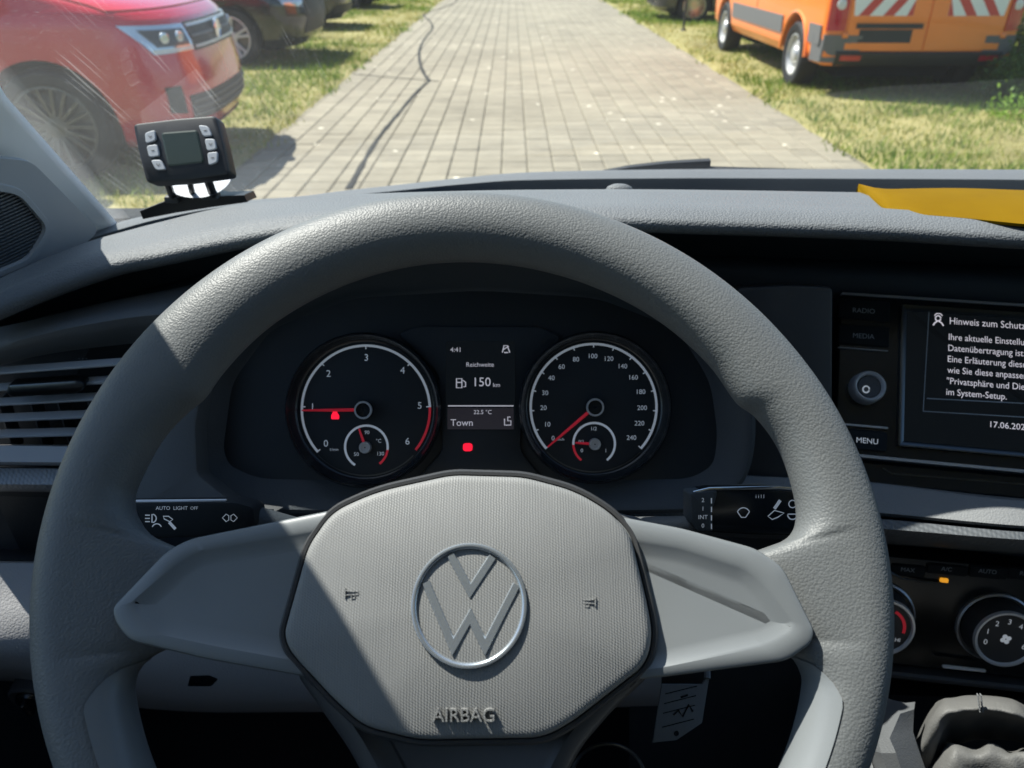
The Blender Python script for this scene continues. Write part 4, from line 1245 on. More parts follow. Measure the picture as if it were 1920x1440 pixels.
lp = [[(-420, 1100, 0.455), (0, 1051, 0.49), (420, 1060, 0.505), (1240, 1080, 0.505)],
      [(-420, 1102, 0.437), (0, 1056, 0.472), (420, 1064, 0.487), (1240, 1084, 0.487)],
      [(-420, 1150, 0.425), (0, 1104, 0.460), (420, 1112, 0.470), (1240, 1130, 0.470)],
      [(-420, 1210, 0.408), (0, 1165, 0.443), (420, 1190, 0.452), (1240, 1190, 0.45)],
      [(-420, 1260, 0.397), (0, 1215, 0.432), (420, 1262, 0.445), (1240, 1260, 0.45)],
      [(-420, 1300, 0.402), (0, 1250, 0.435), (420, 1310, 0.45), (1240, 1300, 0.455)],
      [(-420, 1320, 0.435), (0, 1270, 0.468), (240, 1322, 0.475), (420, 1332, 0.475), (560, 1330, 0.475), (1240, 1320, 0.475)],
      [(-420, 1325, 0.50), (0, 1276, 0.53), (240, 1326, 0.54), (420, 1336, 0.54), (1240, 1325, 0.54)]]
lpr = [row(r, CL3) for r in lp]
rs = []
for a, c in zip(lpr, lpr[1:]): rs += [a, blend(a, c, 0.5)]
rs.append(lpr[-1])
obj("knee_panel", loft_rows(rs), M_KNEE, db, 60, off=DO, recalc=False)
KF = frame3(WY(320, 1290, 0.452), WY(420, 1290, 0.452), WY(320, 1240, 0.447))
b = plate(KF, rnd([(313, 1266), (392, 1266), (410, 1274), (396, 1288), (345, 1288)], 4), -0.02, 0.004, 0.001)
o = obj("bonnet_release", b, M_BLACK, db, 40); o.data.transform(Matrix.Translation(-DO) @ KF.M)
SF = frame3(WY(40, 1300, 0.468), WY(120, 1300, 0.468), WY(40, 1260, 0.458))
b = B(); cpx = SF.pt(64, 1302, 0); s_ = SF.scale(64, 1302)
lathe(b, [(42 * s_, -0.02), (42 * s_, 0.004), (38 * s_, 0.006), (30 * s_, 0.005), (29 * s_, -0.004), (0.001, -0.004)], 40, o=cpx)
o = obj("switch_bezel", b, M_DASHM, db); o.data.transform(Matrix.Translation(-DO) @ SF.M)
b = B(); lathe(b, [(28 * s_, -0.006), (28 * s_, 0.006), (25 * s_, 0.009), (0.001, 0.009)], 36, o=cpx); box(b, cpx + Vector((0, 0, 0.012)), (8 * s_, 44 * s_, 0.010), bev=0.002)
o = obj("light_switch", b, M_BLACK, db); o.data.transform(Matrix.Translation(-DO) @ SF.M)

# right: pale trim strip and padded band under the radio
CR = np.concatenate([np.linspace(1180, 1960, 40), np.linspace(2000, 3400, 16)])
strip_obj("trim_strip", [[(1180, 880, 0.50), (1600, 898, 0.50), (1920, 934, 0.472), (3400, 1000, 0.44)], [(1180, 884, 0.482), (1600, 903, 0.482), (1920, 940, 0.454), (3400, 1010, 0.425)],
      [(1180, 940, 0.462), (1600, 958, 0.462), (1920, 986, 0.436), (3400, 1060, 0.41)], [(1180, 945, 0.464), (1600, 963, 0.464), (1920, 991, 0.438), (3400, 1065, 0.412)], [(1180, 948, 0.475), (1600, 966, 0.475), (1920, 994, 0.45), (3400, 1070, 0.42)]], M_LOWER, CR)
strip_obj("padded_band", [[(1180, 948, 0.476), (1600, 966, 0.476), (1920, 994, 0.45), (3400, 1070, 0.42)], [(1180, 950, 0.462), (1600, 970, 0.460), (1920, 998, 0.434), (3400, 1072, 0.41)], [(1180, 970, 0.457), (1600, 988, 0.455), (1920, 1012, 0.43), (3400, 1090, 0.405)],
      [(1180, 985, 0.46), (1600, 1002, 0.458), (1920, 1026, 0.433), (3400, 1104, 0.41)], [(1180, 995, 0.475), (1600, 1012, 0.473), (1920, 1034, 0.447), (3400, 1112, 0.42)], [(1180, 1000, 0.54), (1600, 1018, 0.54), (1920, 1040, 0.515), (3400, 1118, 0.49)]], M_RELIEF, CR)
# centre stack behind the heater panel, dark underside
strip_obj("centre_stack", [[(1180, 1000, 0.535), (1600, 1016, 0.535), (1920, 1038, 0.51), (3400, 1110, 0.48)], [(1180, 1060, 0.525), (1600, 1060, 0.525), (1920, 1080, 0.502), (3400, 1150, 0.475)], [(1180, 1250, 0.50), (1600, 1250, 0.50), (1920, 1270, 0.482), (3400, 1340, 0.46)], [(1180, 1330, 0.52), (1600, 1330, 0.52), (1920, 1340, 0.50), (3400, 1400, 0.48)], [(1180, 1500, 0.56), (1600, 1500, 0.56), (1920, 1500, 0.55), (3400, 1500, 0.53)]], M_DASHD, CR)
# small light sensor on the pad's far edge
b = B(); c0 = WY(1161, 358, 0.66)
rs = []
for r_, z in ((0.0125, -0.006), (0.0125, 0.0), (0.0105, 0.0035), (0.006, 0.0055), (0.001, 0.006)):
    rs.append([c0 + Vector((r_ * math.cos(a), 0.6 * r_ * math.sin(a), z)) for a in np.linspace(0, 2 * math.pi, 24, endpoint=False)])
rings(b, rs); obj("light_sensor", b, M_DASH, db, off=DO)

# ---- loudspeaker corner panel at the foot of the pillar
GF = frame3(WY(60, 490, 0.60), WY(160, 440, 0.645), WY(0, 400, 0.585))
tw = thing("speaker_panel", "triangular corner panel with a fine dark speaker mesh left of the dashboard", "speaker", matrix=GF.M)
gp = rnd([(-60, 330), (40, 352), (100, 425), (62, 492), (-60, 545)], 22)
gi = rnd([(-60, 348), (34, 364), (88, 426), (54, 484), (-60, 533)], 18)
lo = [tuple(GF.pt(*p)[:2]) for p in gp]; li = [tuple(GF.pt(*p)[:2]) for p in gi]
go = [tuple(GF.pt(*p)[:2]) for p in rnd([(-100, 285), (60, 300), (190, 432), (110, 505), (-100, 580)], 20)]
b = B()
rings(b, [[(x, y, -0.006) for x, y in go], [(x, y, 0.0) for x, y in inset(go, 0.001)], [(x, y, 0.0) for x, y in lo], [(x, y, 0.002) for x, y in inset(lo, 0.001)], [(x, y, 0.002) for x, y in li], [(x, y, -0.002) for x, y in inset(li, 0.0006)]], True, False)
obj("surround", b, M_PANEL, tw)
b = B(); rings(b, [[(x, y, -0.0045) for x, y in li], [(x, y, -0.004) for x, y in inset(li, 0.002)]], False, True)
obj("backing", b, M_DASHM, tw)
b = B()
mnx, mxx = min(p[0] for p in li), max(p[0] for p in li); mny, mxy = min(p[1] for p in li), max(p[1] for p in li)
def inside(x, y, poly):
    r = False
    for i in range(len(poly)):
        (xa, ya), (xb, yb) = poly[i - 1], poly[i]
        if (ya > y) != (yb > y) and x < (xb - xa) * (y - ya) / (yb - ya) + xa: r = not r
    return r
k = mny
while k < mxy:
    xs = [x for x in np.linspace(mnx, mxx, 90) if inside(x, k, li)]
    if xs: box(b, ((xs[0] + xs[-1]) / 2, k, -0.0025), (xs[-1] - xs[0], 0.0012, 0.002))
    k += 0.0027
o = obj("mesh_bars", b, M_RELIEF, tw); o["kind"] = "stuff"

# ------------------------------------------------------------------ left air vent
VF = frame3(WY(0, 836, 0.50), WY(300, 820, 0.515), WY(0, 660, 0.508))
av = thing("air_vent", "side air vent with thin horizontal slats left of the steering wheel", "air vent", matrix=VF.M)
b = B()
q = [VF.pt(x, y, -0.05) for x, y in ((-110, 660), (420, 600), (420, 880), (-110, 880))]
b.faces.new([b.verts.new(p) for p in q]); obj("vent_back", b, M_MATTB, av)
def slat(y0, y1, h=0.0, th=5.5, mat=M_PANEL, x0=-108, x1=330, name="slat"):
    b = B()
    f = lambda x: y0 + (y1 - y0) * x / 230
    rs = []
    for x in np.linspace(x0, x1, 14):
        t = th / 2
        y = f(x)
        q = [VF.pt(x, y - t, h - 0.001), VF.pt(x, y - t * 0.4, h), VF.pt(x, y + t * 0.6, h), VF.pt(x, y + t, h - 0.002)]
        q2 = [v + Vector((0, 0.0005, -0.009)) for v in (q[3], q[0])]
        rs.append(q + q2)
    rings(b, rs, True, True)
    return obj(name, b, mat, av, 50)
for y0, y1 in ((700, 683), (731, 715), (759, 746), (789, 779), (819, 813)): slat(y0, y1)
for x in (20, 79, 129, 185, -60):
    b = B(); q0 = VF.pt(x, 745, -0.026); q1 = VF.pt(x, 838, -0.026)
    box(b, (q0 + q1) / 2, (0.0012, (q0 - q1).length, 0.018)); obj("vane", b, M_DASHM, av)
b = plate(VF, rnd([(15, 722), (142, 714), (158, 720), (154, 733), (140, 738), (22, 746), (10, 738)], 4), -0.004, 0.007, 0.0015)
obj("slat_tab", b, M_DCHROME, av)
b = B(); text_px(b, VF, "- - -", 155, 672, 5, 0.0005, wide=1.6); 
obj("closing_marks", b, M_PRINTD, av)

# ------------------------------------------------------------------ instrument cluster
CF = flat_frame(900, 768, 0.562)
ic = thing("instrument_cluster", "round rev counter and speedometer with a small display seen through the steering wheel", "instrument cluster", matrix=CF.M)
face = rnd([(392, 700), (372, 850), (395, 905), (470, 942), (900, 950), (1310, 942), (1378, 900), (1392, 820), (1375, 700), (1300, 580), (1130, 515), (900, 500), (650, 515), (480, 580)], 40, 5)
lf = [tuple(CF.pt(*p)[:2]) for p in face]
b = B()
f2 = inset(lf, 0.004); f1 = inset(lf, -0.006)
f3 = inset(lf, 0.014)
yt_, yb2_ = max(y for x, y in lf), min(y for x, y in lf)
def vis(y):
    t = min(1, max(0, (y - yb2_) / (yt_ - yb2_))); return 0.010 + 0.046 * t ** 1.6
def at_h(pts, f): return [(x, y, vis(r[1]) * f[0] + f[1]) for (x, y), r in zip(pts, lf)]
rings(b, [[(x, y, -0.012) for x, y in f1], at_h(f1, (1, -0.002)), at_h(inset(lf, -0.003), (1, 0)), at_h(lf, (1, -0.001)), at_h(f2, (0.9, -0.003)), [(x, y, 0.002) for x, y in f3], [(x, y, -0.001) for x, y in inset(lf, 0.018)]], False, False)
obj("surround", b, M_DASHD, ic, 50)
b = B(); rings(b, [[(x, y, -0.004) for x, y in f2], [(x, y, -0.0005) for x, y in inset(lf, 0.008)]], False, True)
obj("face_plate", b, M_FACE, ic)
# raised centre plate between the dials
b = plate(CF, rnd([(745, 625), (780, 612), (1010, 612), (1055, 632), (985, 700), (975, 845), (1020, 900), (780, 900), (830, 845), (822, 700)], 14), 0, 0.004, 0.001)
obj("centre_plate", b, M_FACE, ic)

def dial(cx, cy, r, span, nums, needle, redfrom, sub, unit):
    s = CF.scale(cx, cy)
    c = CF.pt(cx, cy)
    d = B()
    lathe(d, [(r * 1.20 * s, 0.0), (r * 1.19 * s, 0.012), (r * 1.165 * s, 0.014), (r * 1.15 * s, 0.012), (r * 1.10 * s, 0.003), (r * 1.06 * s, 0.0018)], 72, o=c)
    do = obj("dial", d, M_BLACK, ic, 60)
    d = B(); lathe(d, [(r * 1.165 * s, 0.0138), (r * 1.155 * s, 0.0150), (r * 1.140 * s, 0.0128)], 72, o=c); obj("bezel_ring", d, M_DCHROME, do)
    d = B(); lathe(d, [(r * 1.07 * s, 0.0016), (0.0005, 0.0016)], 64, o=c); obj("dial_face", d, M_FACE, do)
    a0, a1 = span
    d = B()
    stroke_px(d, CF, arc(cx, cy, r, a0, a0 + (a1 - a0) * redfrom, 60), 4.6, 0.0022)
    for k in range(len(nums)):
        a = a0 + (a1 - a0) * k / (len(nums) - 1)
        if redfrom < 0.999 and k >= len(nums) * redfrom: continue
        p0, p1 = arc(cx, cy, r * 1.02, a, a, 1)[0], arc(cx, cy, r * 0.945, a, a, 1)[0]
        stroke_px(d, CF, [p0, p1], 2.2, 0.0023)
    obj("scale_ring", d, M_PRINT, do, recalc=False)
    if redfrom < 0.999:
        d = B(); stroke_px(d, CF, arc(cx, cy, r, a0 + (a1 - a0) * redfrom, a1 + 2, 20), 4.6, 0.0022); obj("red_zone", d, M_RED, do, recalc=False)
    d = B(); stroke_px(d, CF, arc(cx, cy, r * 1.03, a1 - 3, a0 - 360 + 3, 30), 2.0, 0.0022); obj("dial_rim", d, M_PRINTD if False else M_DCHROME, do, recalc=False)
    d = B()
    for t, x, y, cap in nums: text_px(d, CF, t, x, y, cap, 0.0022)
    for t, x, y, cap in unit: text_px(d, CF, t, x, y, cap, 0.0022)
    obj("lettering", d, M_PRINT, do, recalc=False)
    # needle
    d = B(); a = math.radians(needle)
    L0, L1 = 0.0, r * 0.97 * s
    ux = Vector((math.cos(a), math.sin(a), 0)); uy = Vector((-ux.y, ux.x, 0))
    rs = []
    for t, ww in ((0.08 * r * s, 3.2 * s), (L1 * 0.6, 2.6 * s), (L1, 1.5 * s)):
        p = c + ux * t
        rs.append([p + uy * ww + Vector((0, 0, 0.0052)), p + Vector((0, 0, 0.0066)), p - uy * ww + Vector((0, 0, 0.0052)), p + Vector((0, 0, 0.0046))])
    rings(d, rs, True, True); obj("needle", d, M_RED, do)
    d = B(); lathe(d, [(16.5 * s, 0.0022), (16.5 * s, 0.010), (15.5 * s, 0.0112), (13.0 * s, 0.0112), (12.4 * s, 0.0098), (0.0005, 0.0095)], 32, o=c); obj("needle_hub", d, M_BLACK, do)
    d = B(); lathe(d, [(16.8 * s, 0.0100), (16.2 * s, 0.0116), (13.2 * s, 0.0116), (12.8 * s, 0.0104)], 32, o=c); obj("hub_ring", d, M_SATIN, do)
    # small inner gauge
    sx, sy, sr, wa, ra, sneedle, labels = sub
    d = B(); stroke_px(d, CF, arc(sx, sy, sr, wa[0], wa[1], 40), 4.2, 0.0023); obj("gauge_ring", d, M_PRINT, do, recalc=False)
    d = B(); stroke_px(d, CF, arc(sx, sy, sr, ra[0], ra[1], 14), 4.2, 0.0023); obj("red_zone", d, M_RED, do, recalc=False)
    d = B()
    for t, x, y, cap in labels: text_px(d, CF, t, x, y, cap, 0.0023)
    obj("lettering", d, M_PRINT, do, recalc=False)
    d = B(); c2 = CF.pt(sx, sy); a = math.radians(sneedle); ux = Vector((math.cos(a), math.sin(a), 0)); uy = Vector((-ux.y, ux.x, 0))
    rs = []
    for t, ww in ((4 * s, 2.8 * s), (sr * 0.92 * s, 1.7 * s)):
        p = c2 + ux * t; rs.append([p + uy * ww + Vector((0, 0, 0.0036)), p + Vector((0, 0, 0.0046)), p - uy * ww + Vector((0, 0, 0.0036)), p + Vector((0, 0, 0.003))])
    rings(d, rs, True, True); obj("needle", d, M_RED, do)
    d = B(); lathe(d, [(11 * s, 0.0022), (11 * s, 0.0062), (10 * s, 0.0070), (7.5 * s, 0.0070), (7 * s, 0.006), (0.0005, 0.006)], 28, o=c2); obj("needle_hub", d, M_SATIN, do)
    return do
rev = dial(686, 768, 120, (221, -41), [("0", 611, 832, 13), ("1", 586, 763, 13), ("2", 616, 701, 13), ("3", 687, 671, 13), ("4", 755, 695, 13), ("5", 787, 761, 13), ("6", 764, 828, 13)], 180.5, 5 / 6,
     (687, 838, 40, (238, -8), (-8, -52), 109, [("50", 668, 852, 7), ("90", 688, 811, 7), ("130", 713, 851, 7), ("°C", 710, 827, 7)]), [("1/min", 626, 843, 5.5)])
spd = dial(1113, 763, 118, (221, -41), [(t, x, y, 9) for t, x, y in (("0", 1037, 822), ("10", 1026, 796), ("20", 1019, 765), ("30", 1022, 737), ("40", 1034, 709), ("60", 1053, 688), ("80", 1080, 674), ("100", 1111, 668), ("120", 1141, 673), ("140", 1167, 687), ("160", 1187, 708), ("180", 1201, 735), ("200", 1204, 765), ("220", 1199, 794), ("240", 1184, 821))], 220.5, 1.0,
     (1114, 832, 39, (183, -52), (232, 183), 176, [("0", 1091, 845, 7), ("1/2", 1113, 804, 7), ("1", 1136, 845, 7), ("0/1", 1090, 828, 6)]), [("km/h", 1051, 824, 5)])
b = B()
lampy = []
poly_px(b, CF, rnd([(621, 786), (621, 778), (624, 774), (623, 769), (628, 766), (633, 769), (632, 774), (636, 778), (636, 786)], 2, 2), 0.0026); obj("belt_warning_lamp", b, M_REDL, ic, recalc=False)
b = B(); poly_px(b, CF, rnd([(868, 831), (886, 831), (886, 846), (868, 846)], 6, 4), 0.0046); obj("brake_warning_lamp", b, M_REDL, ic, recalc=False)
# display
b = B(); poly_px(b, CF, rnd([(836, 640), (966, 640), (966, 806), (836, 806)], 4, 3), 0.0045); disp = obj("display", b, M_SCREEN, ic, recalc=False)
b = B(); poly_px(b, CF, [(839, 765), (963, 765), (963, 805), (839, 805)], 0.0048); obj("display_band", b, M_SCREEN2, disp, recalc=False)
b = B()
stroke_px(b, CF, [(840, 761), (963, 761)], 2.2, 0.005)
for t, x, y, c_ in (("4:41", 855, 656, 9), ("Reichweite", 900, 684, 8.5), ("150", 903, 717, 17), ("km", 931, 722, 8), ("22.5 °C", 905, 773, 8), ("Town", 866, 793, 13)): text_px(b, CF, t, x, y, c_, 0.005)
# pump symbol, car symbol, assist symbol
stroke_px(b, CF, [(856, 710), (866, 710), (866, 727), (856, 727)], 2.4, 0.005, True); stroke_px(b, CF, [(868, 713), (873, 717), (873, 725), (869, 725)], 2.0, 0.005)
stroke_px(b, CF, [(857, 717), (865, 717)], 2.0, 0.005)
stroke_px(b, CF, [(946, 785), (946, 797), (958, 797), (958, 789), (952, 789), (952, 782), (957, 782)], 2.2, 0.005)
stroke_px(b, CF, [(942, 661), (945, 648), (951, 648), (956, 661)], 2.2, 0.005); stroke_px(b, CF, [(943, 656), (954, 649)], 2.0, 0.005); stroke_px(b, CF, [(945, 661), (953, 661)], 2.2, 0.005)
obj("display_text", b, M_SCRTXT2, disp, recalc=False)

# ---- fascia cheeks beside the cluster
b = B()
ck = frame3(WY(1470, 900, 0.485), WY(1570, 900, 0.482), WY(1470, 560, 0.53))
b = plate(ck, rnd([(1380, 540), (1480, 535), (1562, 538), (1560, 905), (1400, 940), (1330, 955), (1388, 890), (1398, 800)], 12), -0.02, 0.0, 0.002)
o = obj("fascia_cheek", b, M_SMOOTH, db); o.data.transform(Matrix.Translation(-DO) @ ck.M)
ck = flat_frame(320, 850, 0.53)
b = plate(ck, rnd([(360, 690), (384, 690), (366, 800), (370, 890), (440, 945), (520, 960), (250, 960), (240, 840)], 10), -0.02, 0.0, 0.002)
o = obj("fascia_cheek", b, M_DASHM, db); o.data.transform(Matrix.Translation(-DO) @ ck.M)

# ------------------------------------------------------------------ radio unit
A_ = WY(1600, 850, 0.50); B_ = WY(1920, 880, 0.479); C_ = WY(1572, 552, 0.585)
RF = frame3(A_, B_, C_)
ra = thing("car_radio", "infotainment radio with RADIO, MEDIA and MENU keys and a lit German notice", "car radio", matrix=RF.M)
# the whole unit continues to the right past the picture, mirrored keys included
def rp(px, py): v = RF.pt(px, py); return v.x, v.y
xl, yb_ = rp(1566, 852)[0], rp(1600, 852)[1]; yt = rp(1575, 551)[1]
W_ = 0.232
def xybox(x0, y0, x1, y1, h0, h1, bev=0.0008, bm=None):
    bm = bm or B(); l = rnd([(x0, y0), (x1, y0), (x1, y1), (x0, y1)], 0.002, 2)
    i1 = inset(l, bev)
    rings(bm, [[(x, y, h0) for x, y in l], [(x, y, h1 - bev) for x, y in l], [(x, y, h1) for x, y in i1]], True, True)
    return bm
obj("front_panel", xybox(xl, yb_, xl + W_, yt, -0.02, 0.0), M_BLACK, ra)
b = B(); xybox(xl, yt - 0.0008, xl + W_, yt + 0.0012, -0.01, 0.0022, 0.0004, b); obj("edge_strip", b, M_SATIN, ra)
b = B(); xybox(xl, yb_ - 0.0022, xl + W_, yb_ + 0.0004, -0.01, 0.0028, 0.0004, b); obj("edge_strip", b, M_SATIN, ra)
def key(px0, py0, px1, py1, txt, mat_t, cap):
    (x0, y1), (x1, y0) = rp(px0, py0), rp(px1, py1)
    k = obj("key", xybox(x0, y0, x1, y1, 0.0, 0.0018), M_MATTB, ra)
    if txt:
        b = B(); text_px(b, RF, txt, (px0 + px1) / 2, (py0 + py1) / 2 + 1, cap, 0.002); obj("lettering", b, mat_t, k, recalc=False)
    return k
key(1572, 560, 1667, 604, "RADIO", M_PRINTD, 10)
key(1572, 607, 1666, 652, "MEDIA", M_PRINTD, 10)
key(1590, 804, 1662, 848, "MENU", M_PRINTW, 11)
for y0, y1 in ((653, 658), (797, 801)):
    (xa, ya), (xb, yb2) = rp(1570, y0), rp(1664, y1 + (y0 - 653) * 0.0)
    obj("key_strip", xybox(xa, yb2, xb, ya, 0.0, 0.0022, 0.0003), M_SATIN, ra)
# knob
c = RF.pt(1622, 729, 0); s = RF.scale(1622, 729)
b = B(); lathe(b, [(32 * s, 0.0), (31 * s, 0.010), (29.5 * s, 0.0125), (27 * s, 0.0135), (24 * s, 0.0125), (22 * s, 0.0095)], 48, o=c); kn = obj("volume_knob", b, M_SILVER, ra)
b = B(); lathe(b, [(23 * s, 0.0095), (20 * s, 0.0105), (10 * s, 0.0100), (0.0005, 0.0098)], 40, o=c); obj("knob_cap", b, M_DASHM, kn)
b = B(); stroke_px(b, RF, arc(1624, 730, 6, 0, 345, 16), 3.0, 0.0110); obj("power_mark", b, M_PRINTW, kn, recalc=False)
# screen
(x0, y1), (x1, y0) = rp(1688, 572), rp(1674, 836)
sx0 = x0
b = B()
l = rnd([(sx0, y0), (xl + W_ - 0.036, y0), (xl + W_ - 0.036, y1), (sx0, y1)], 0.0015, 2)
rings(b, [[(x, y, 0) for x, y in l], [(x, y, 0.003) for x, y in l], [(x, y, 0.003) for x, y in inset(l, 0.0012)], [(x, y, 0.0006) for x, y in inset(l, 0.005)]], False, False)
scf = obj("screen_frame", b, M_DCHROME, ra)
li_ = inset(l, 0.0049)
b = B(); b.faces.new([b.verts.new((x, y, 0.0008)) for x, y in li_]); scr = obj("screen", b, M_SCREEN, ra, recalc=False)
b = B()

for t, x, y in (("Hinweis zum Schutz Ihrer", 1781, 606),): text_px(b, RF, t, x, y - 4, 14.5, 0.0012, left=True, wide=0.86)
for i, t in enumerate(("Ihre aktuelle Einstellung für die", "Datenübertragung ist aktiviert.", "Eine Erläuterung dieser und", "wie Sie diese anpassen unter", '"Privatsphäre und Dienste"', "im System-Setup.")):
    text_px(b, RF, t, 1779 - 0.9 * i, 632 + 20.6 * i, 13.5, 0.0012, left=True, wide=0.87)
text_px(b, RF, "17.06.2024", 1857, 796, 12.5, 0.0012, left=True)
# notice figure
stroke_px(b, RF, arc(1759, 597, 5, 0, 350, 14), 2.6, 0.0012); stroke_px(b, RF, [(1752, 592), (1756, 588), (1763, 588), (1767, 592)], 2.2, 0.0012)
stroke_px(b, RF, [(1759, 601), (1752, 606), (1750, 610)], 3, 0.0012); stroke_px(b, RF, [(1759, 601), (1766, 606), (1769, 611)], 3, 0.0012)
# clip everything that would run off the glass
xm = max(x for x, y in li_) - 0.002
for v in b.verts:
    pass
obj("screen_text", b, M_SCRTXT, scr, recalc=False)
b = B(); stroke_px(b, RF, [(1742, 584), (1731, 771), (1935, 783)], 2.0, 0.0012); obj("notice_frame", b, M_PRINTD, scr, recalc=False)
b = B(); stroke_px(b, RF, [(1738, 747), (1935, 757)], 2, 0.0011); obj("screen_line", b, M_PRINTD, scr, recalc=False)
# slot tray below
(xa, ya), (xb, yb3) = rp(1590, 862), rp(1600, 902)
b = xybox(xa, yb3, xl + W_, ya, -0.03, -0.004); obj("lower_panel", b, M_BLACK, ra)
b = B(); stroke_px(b, RF, [(1655, 878), (1672, 888), (1930, 909)], 3, -0.0035); obj("slot_edge", b, M_DCHROME, ra, recalc=False)

# ------------------------------------------------------------------ heater panel
A_ = WY(1660, 1240, 0.47); B_ = WY(1920, 1268, 0.4539); C_ = WY(1660, 1050, 0.50)
HF = frame3(A_, B_, C_)
hc = thing("heater_panel", "black heater control panel with chrome ringed rotary knobs below the padded band", "heater controls", matrix=HF.M)
def hp(px, py): v = HF.pt(px, py); return v.x, v.y
hx, hy_ = hp(1500, 1240)[0], hp(1660, 1244)[1]; hyt = hp(1660, 1042)[1]
obj("front_panel", xybox(hx, hy_, hx + 0.30, hyt, -0.03, 0.0), M_BLACK, hc)
def hkey(px0, py0, px1, py1, txt):
    (x0, y1), (x1, y0) = hp(px0, py0), hp(px1, py1)
    k = obj("key", xybox(x0, y0, x1, y1, 0.0, 0.002), M_MATTB, hc)
    b = B(); text_px(b, HF, txt, (px0 + px1) / 2, (py0 + py1) / 2, 9, 0.0022); obj("lettering", b, M_PRINTD, k, recalc=False)
hkey(1672, 1056, 1732, 1082, "MAX"); hkey(1738, 1055, 1812, 1080, "A/C"); hkey(1818, 1058, 1886, 1086, "AUTO"); hkey(1890, 1062, 1960, 1090, "REST")
b = B(); c = HF.pt(1770, 1088, 0.001); box(b, c, (15 * HF.scale(1770, 1088), 8 * HF.scale(1770, 1088), 0.003), bev=0.0006); obj("indicator_lamp", b, M_AMBER, hc)
b = B()
tube(b, [HF.pt(1661, 1055, 0.003), HF.pt(1668, 1072, 0.004), HF.pt(1690, 1084, 0.004), HF.pt(1730, 1091, 0.003), HF.pt(1765, 1093, 0.002)], 0.0011, 8); obj("key_edge", b, M_DCHROME, hc)
def knob(cx, cy, r, marks, arcs, name="rotary_knob"):
    c = HF.pt(cx, cy, 0.014); c.z = 0; s = HF.scale(cx, cy)
    b = B(); lathe(b, [(r * 1.15 * s, 0.0), (r * 1.15 * s, 0.003), (r * 1.10 * s, 0.004), (r * 1.05 * s, 0.001), (r * s, 0.0)], 56, o=c)
    kb = obj(name, b, M_SATIN, hc)
    b = B(); lathe(b, [(r * 0.99 * s, 0.001), (r * 0.95 * s, 0.019), (r * 0.90 * s, 0.0215)], 56, o=c); obj("grip", b, M_SMOOTH, kb)
    b = B(); lathe(b, [(r * 0.93 * s, 0.0200), (r * 0.90 * s, 0.0228), (r * 0.84 * s, 0.0228), (r * 0.80 * s, 0.0210)], 56, o=c); obj("chrome_ring", b, M_SILVER, kb)
    b = B(); lathe(b, [(r * 0.82 * s, 0.0205), (0.0005, 0.0208)], 48, o=c); obj("knob_face", b, M_SMOOTH, kb)
    b = B()
    for t, a, q, cap in marks:
        p = c + Vector((q * r * s * math.cos(math.radians(a)), q * r * s * math.sin(math.radians(a)), 0.0213))
        text_into(b, t, cap * s, Matrix.Translation(p))
    if not marks or arcs is None:
        pass
    for k in range(4) if arcs is None else ():
        a = k * math.pi / 2 + 0.4
        p = c + Vector((0.09 * r * s * math.cos(a), 0.09 * r * s * math.sin(a), 0.0213))
        bmesh.ops.create_circle(b, cap_ends=True, segments=10, radius=0.075 * r * s, matrix=Matrix.Translation(p))
    obj("lettering", b, M_PRINTW, kb, recalc=False)
    if arcs:
        b = B()
        pts = [c + Vector((arcs[0] * r * s * math.cos(math.radians(a)), arcs[0] * r * s * math.sin(math.radians(a)), 0.0213)) for a in np.linspace(arcs[1], arcs[2], 16)]
        inn = [p + (c + Vector((0, 0, 0.0213)) - p) * 0.14 for p in pts]
        vo_ = [b.verts.new(p) for p in pts]; vi_ = [b.verts.new(p) for p in inn]
        for i in range(15): b.faces.new((vo_[i], vo_[i + 1], vi_[i + 1], vi_[i]))
        obj("red_arc", b, M_RED, kb, recalc=False)
knob(1650, 1168, 64, [("I", 8, 0.22, 14), ("HI", -38, 0.6, 8)], (0.66, 62, -12))
knob(1878, 1190, 64, [(str(k), 196 - k * 36, 0.58, 11) for k in range(7)], None)
b = B(); (xa, ya), (xb, yb4) = hp(1600, 1242), hp(1660, 1262)
o = obj("panel_ledge", xybox(hx, yb4 + 0.0005, hx + 0.30, ya, -0.02, 0.010, 0.002), M_SMOOTH, hc)
b = B(); (xa, ya), (xb, yb5) = hp(1758, 1237), hp(1838, 1245)
obj("ledge_lit_strip", xybox(xa, yb5 + 0.001, xb, ya - 0.0012, 0.009, 0.0112, 0.0004), M_WHITE, hc)  # white strip painted where sunlight catches the ledge

# ------------------------------------------------------------------ gear lever console and gaiter
LC = WY(1850, 1420, 0.40)
gc = thing("gear_console", "grey console frame with a wrinkled leather gear gaiter at the lower right", "gear console", LC)
def ridge(path, rad, name, mat, lumps=0.2, flat=0.8, seed=1.0, seg=18):
    P = catmull(path, 8); R = catmull([(r, 0, 0) for r in rad], 8)
    b = B(); tube(b, P, [r.x for r in R], seg, cap=True, flat=flat)
    for v in b.verts:
        v.co += Vector((noise.noise(v.co * 60 + Vector((seed, 0, 0))), noise.noise(v.co * 60 + Vector((0, seed, 7))), noise.noise(v.co * 60 + Vector((3, 1, seed))))) * 0.010 * lumps
        v.co += Vector((0, 0, 1)) * noise.noise(Vector((v.co.x * 160, v.co.y * 60, v.co.z * 200 + seed))) * 0.0022 * lumps
    return obj(name, b, mat, gc, 70, off=LC)
base_rim = [WY(x, y, Y) for x, y, Y in ((1706, 1330, 0.43), (1726, 1298, 0.445), (1770, 1285, 0.45), (2050, 1300, 0.44), (2160, 1330, 0.42))]
b = B()
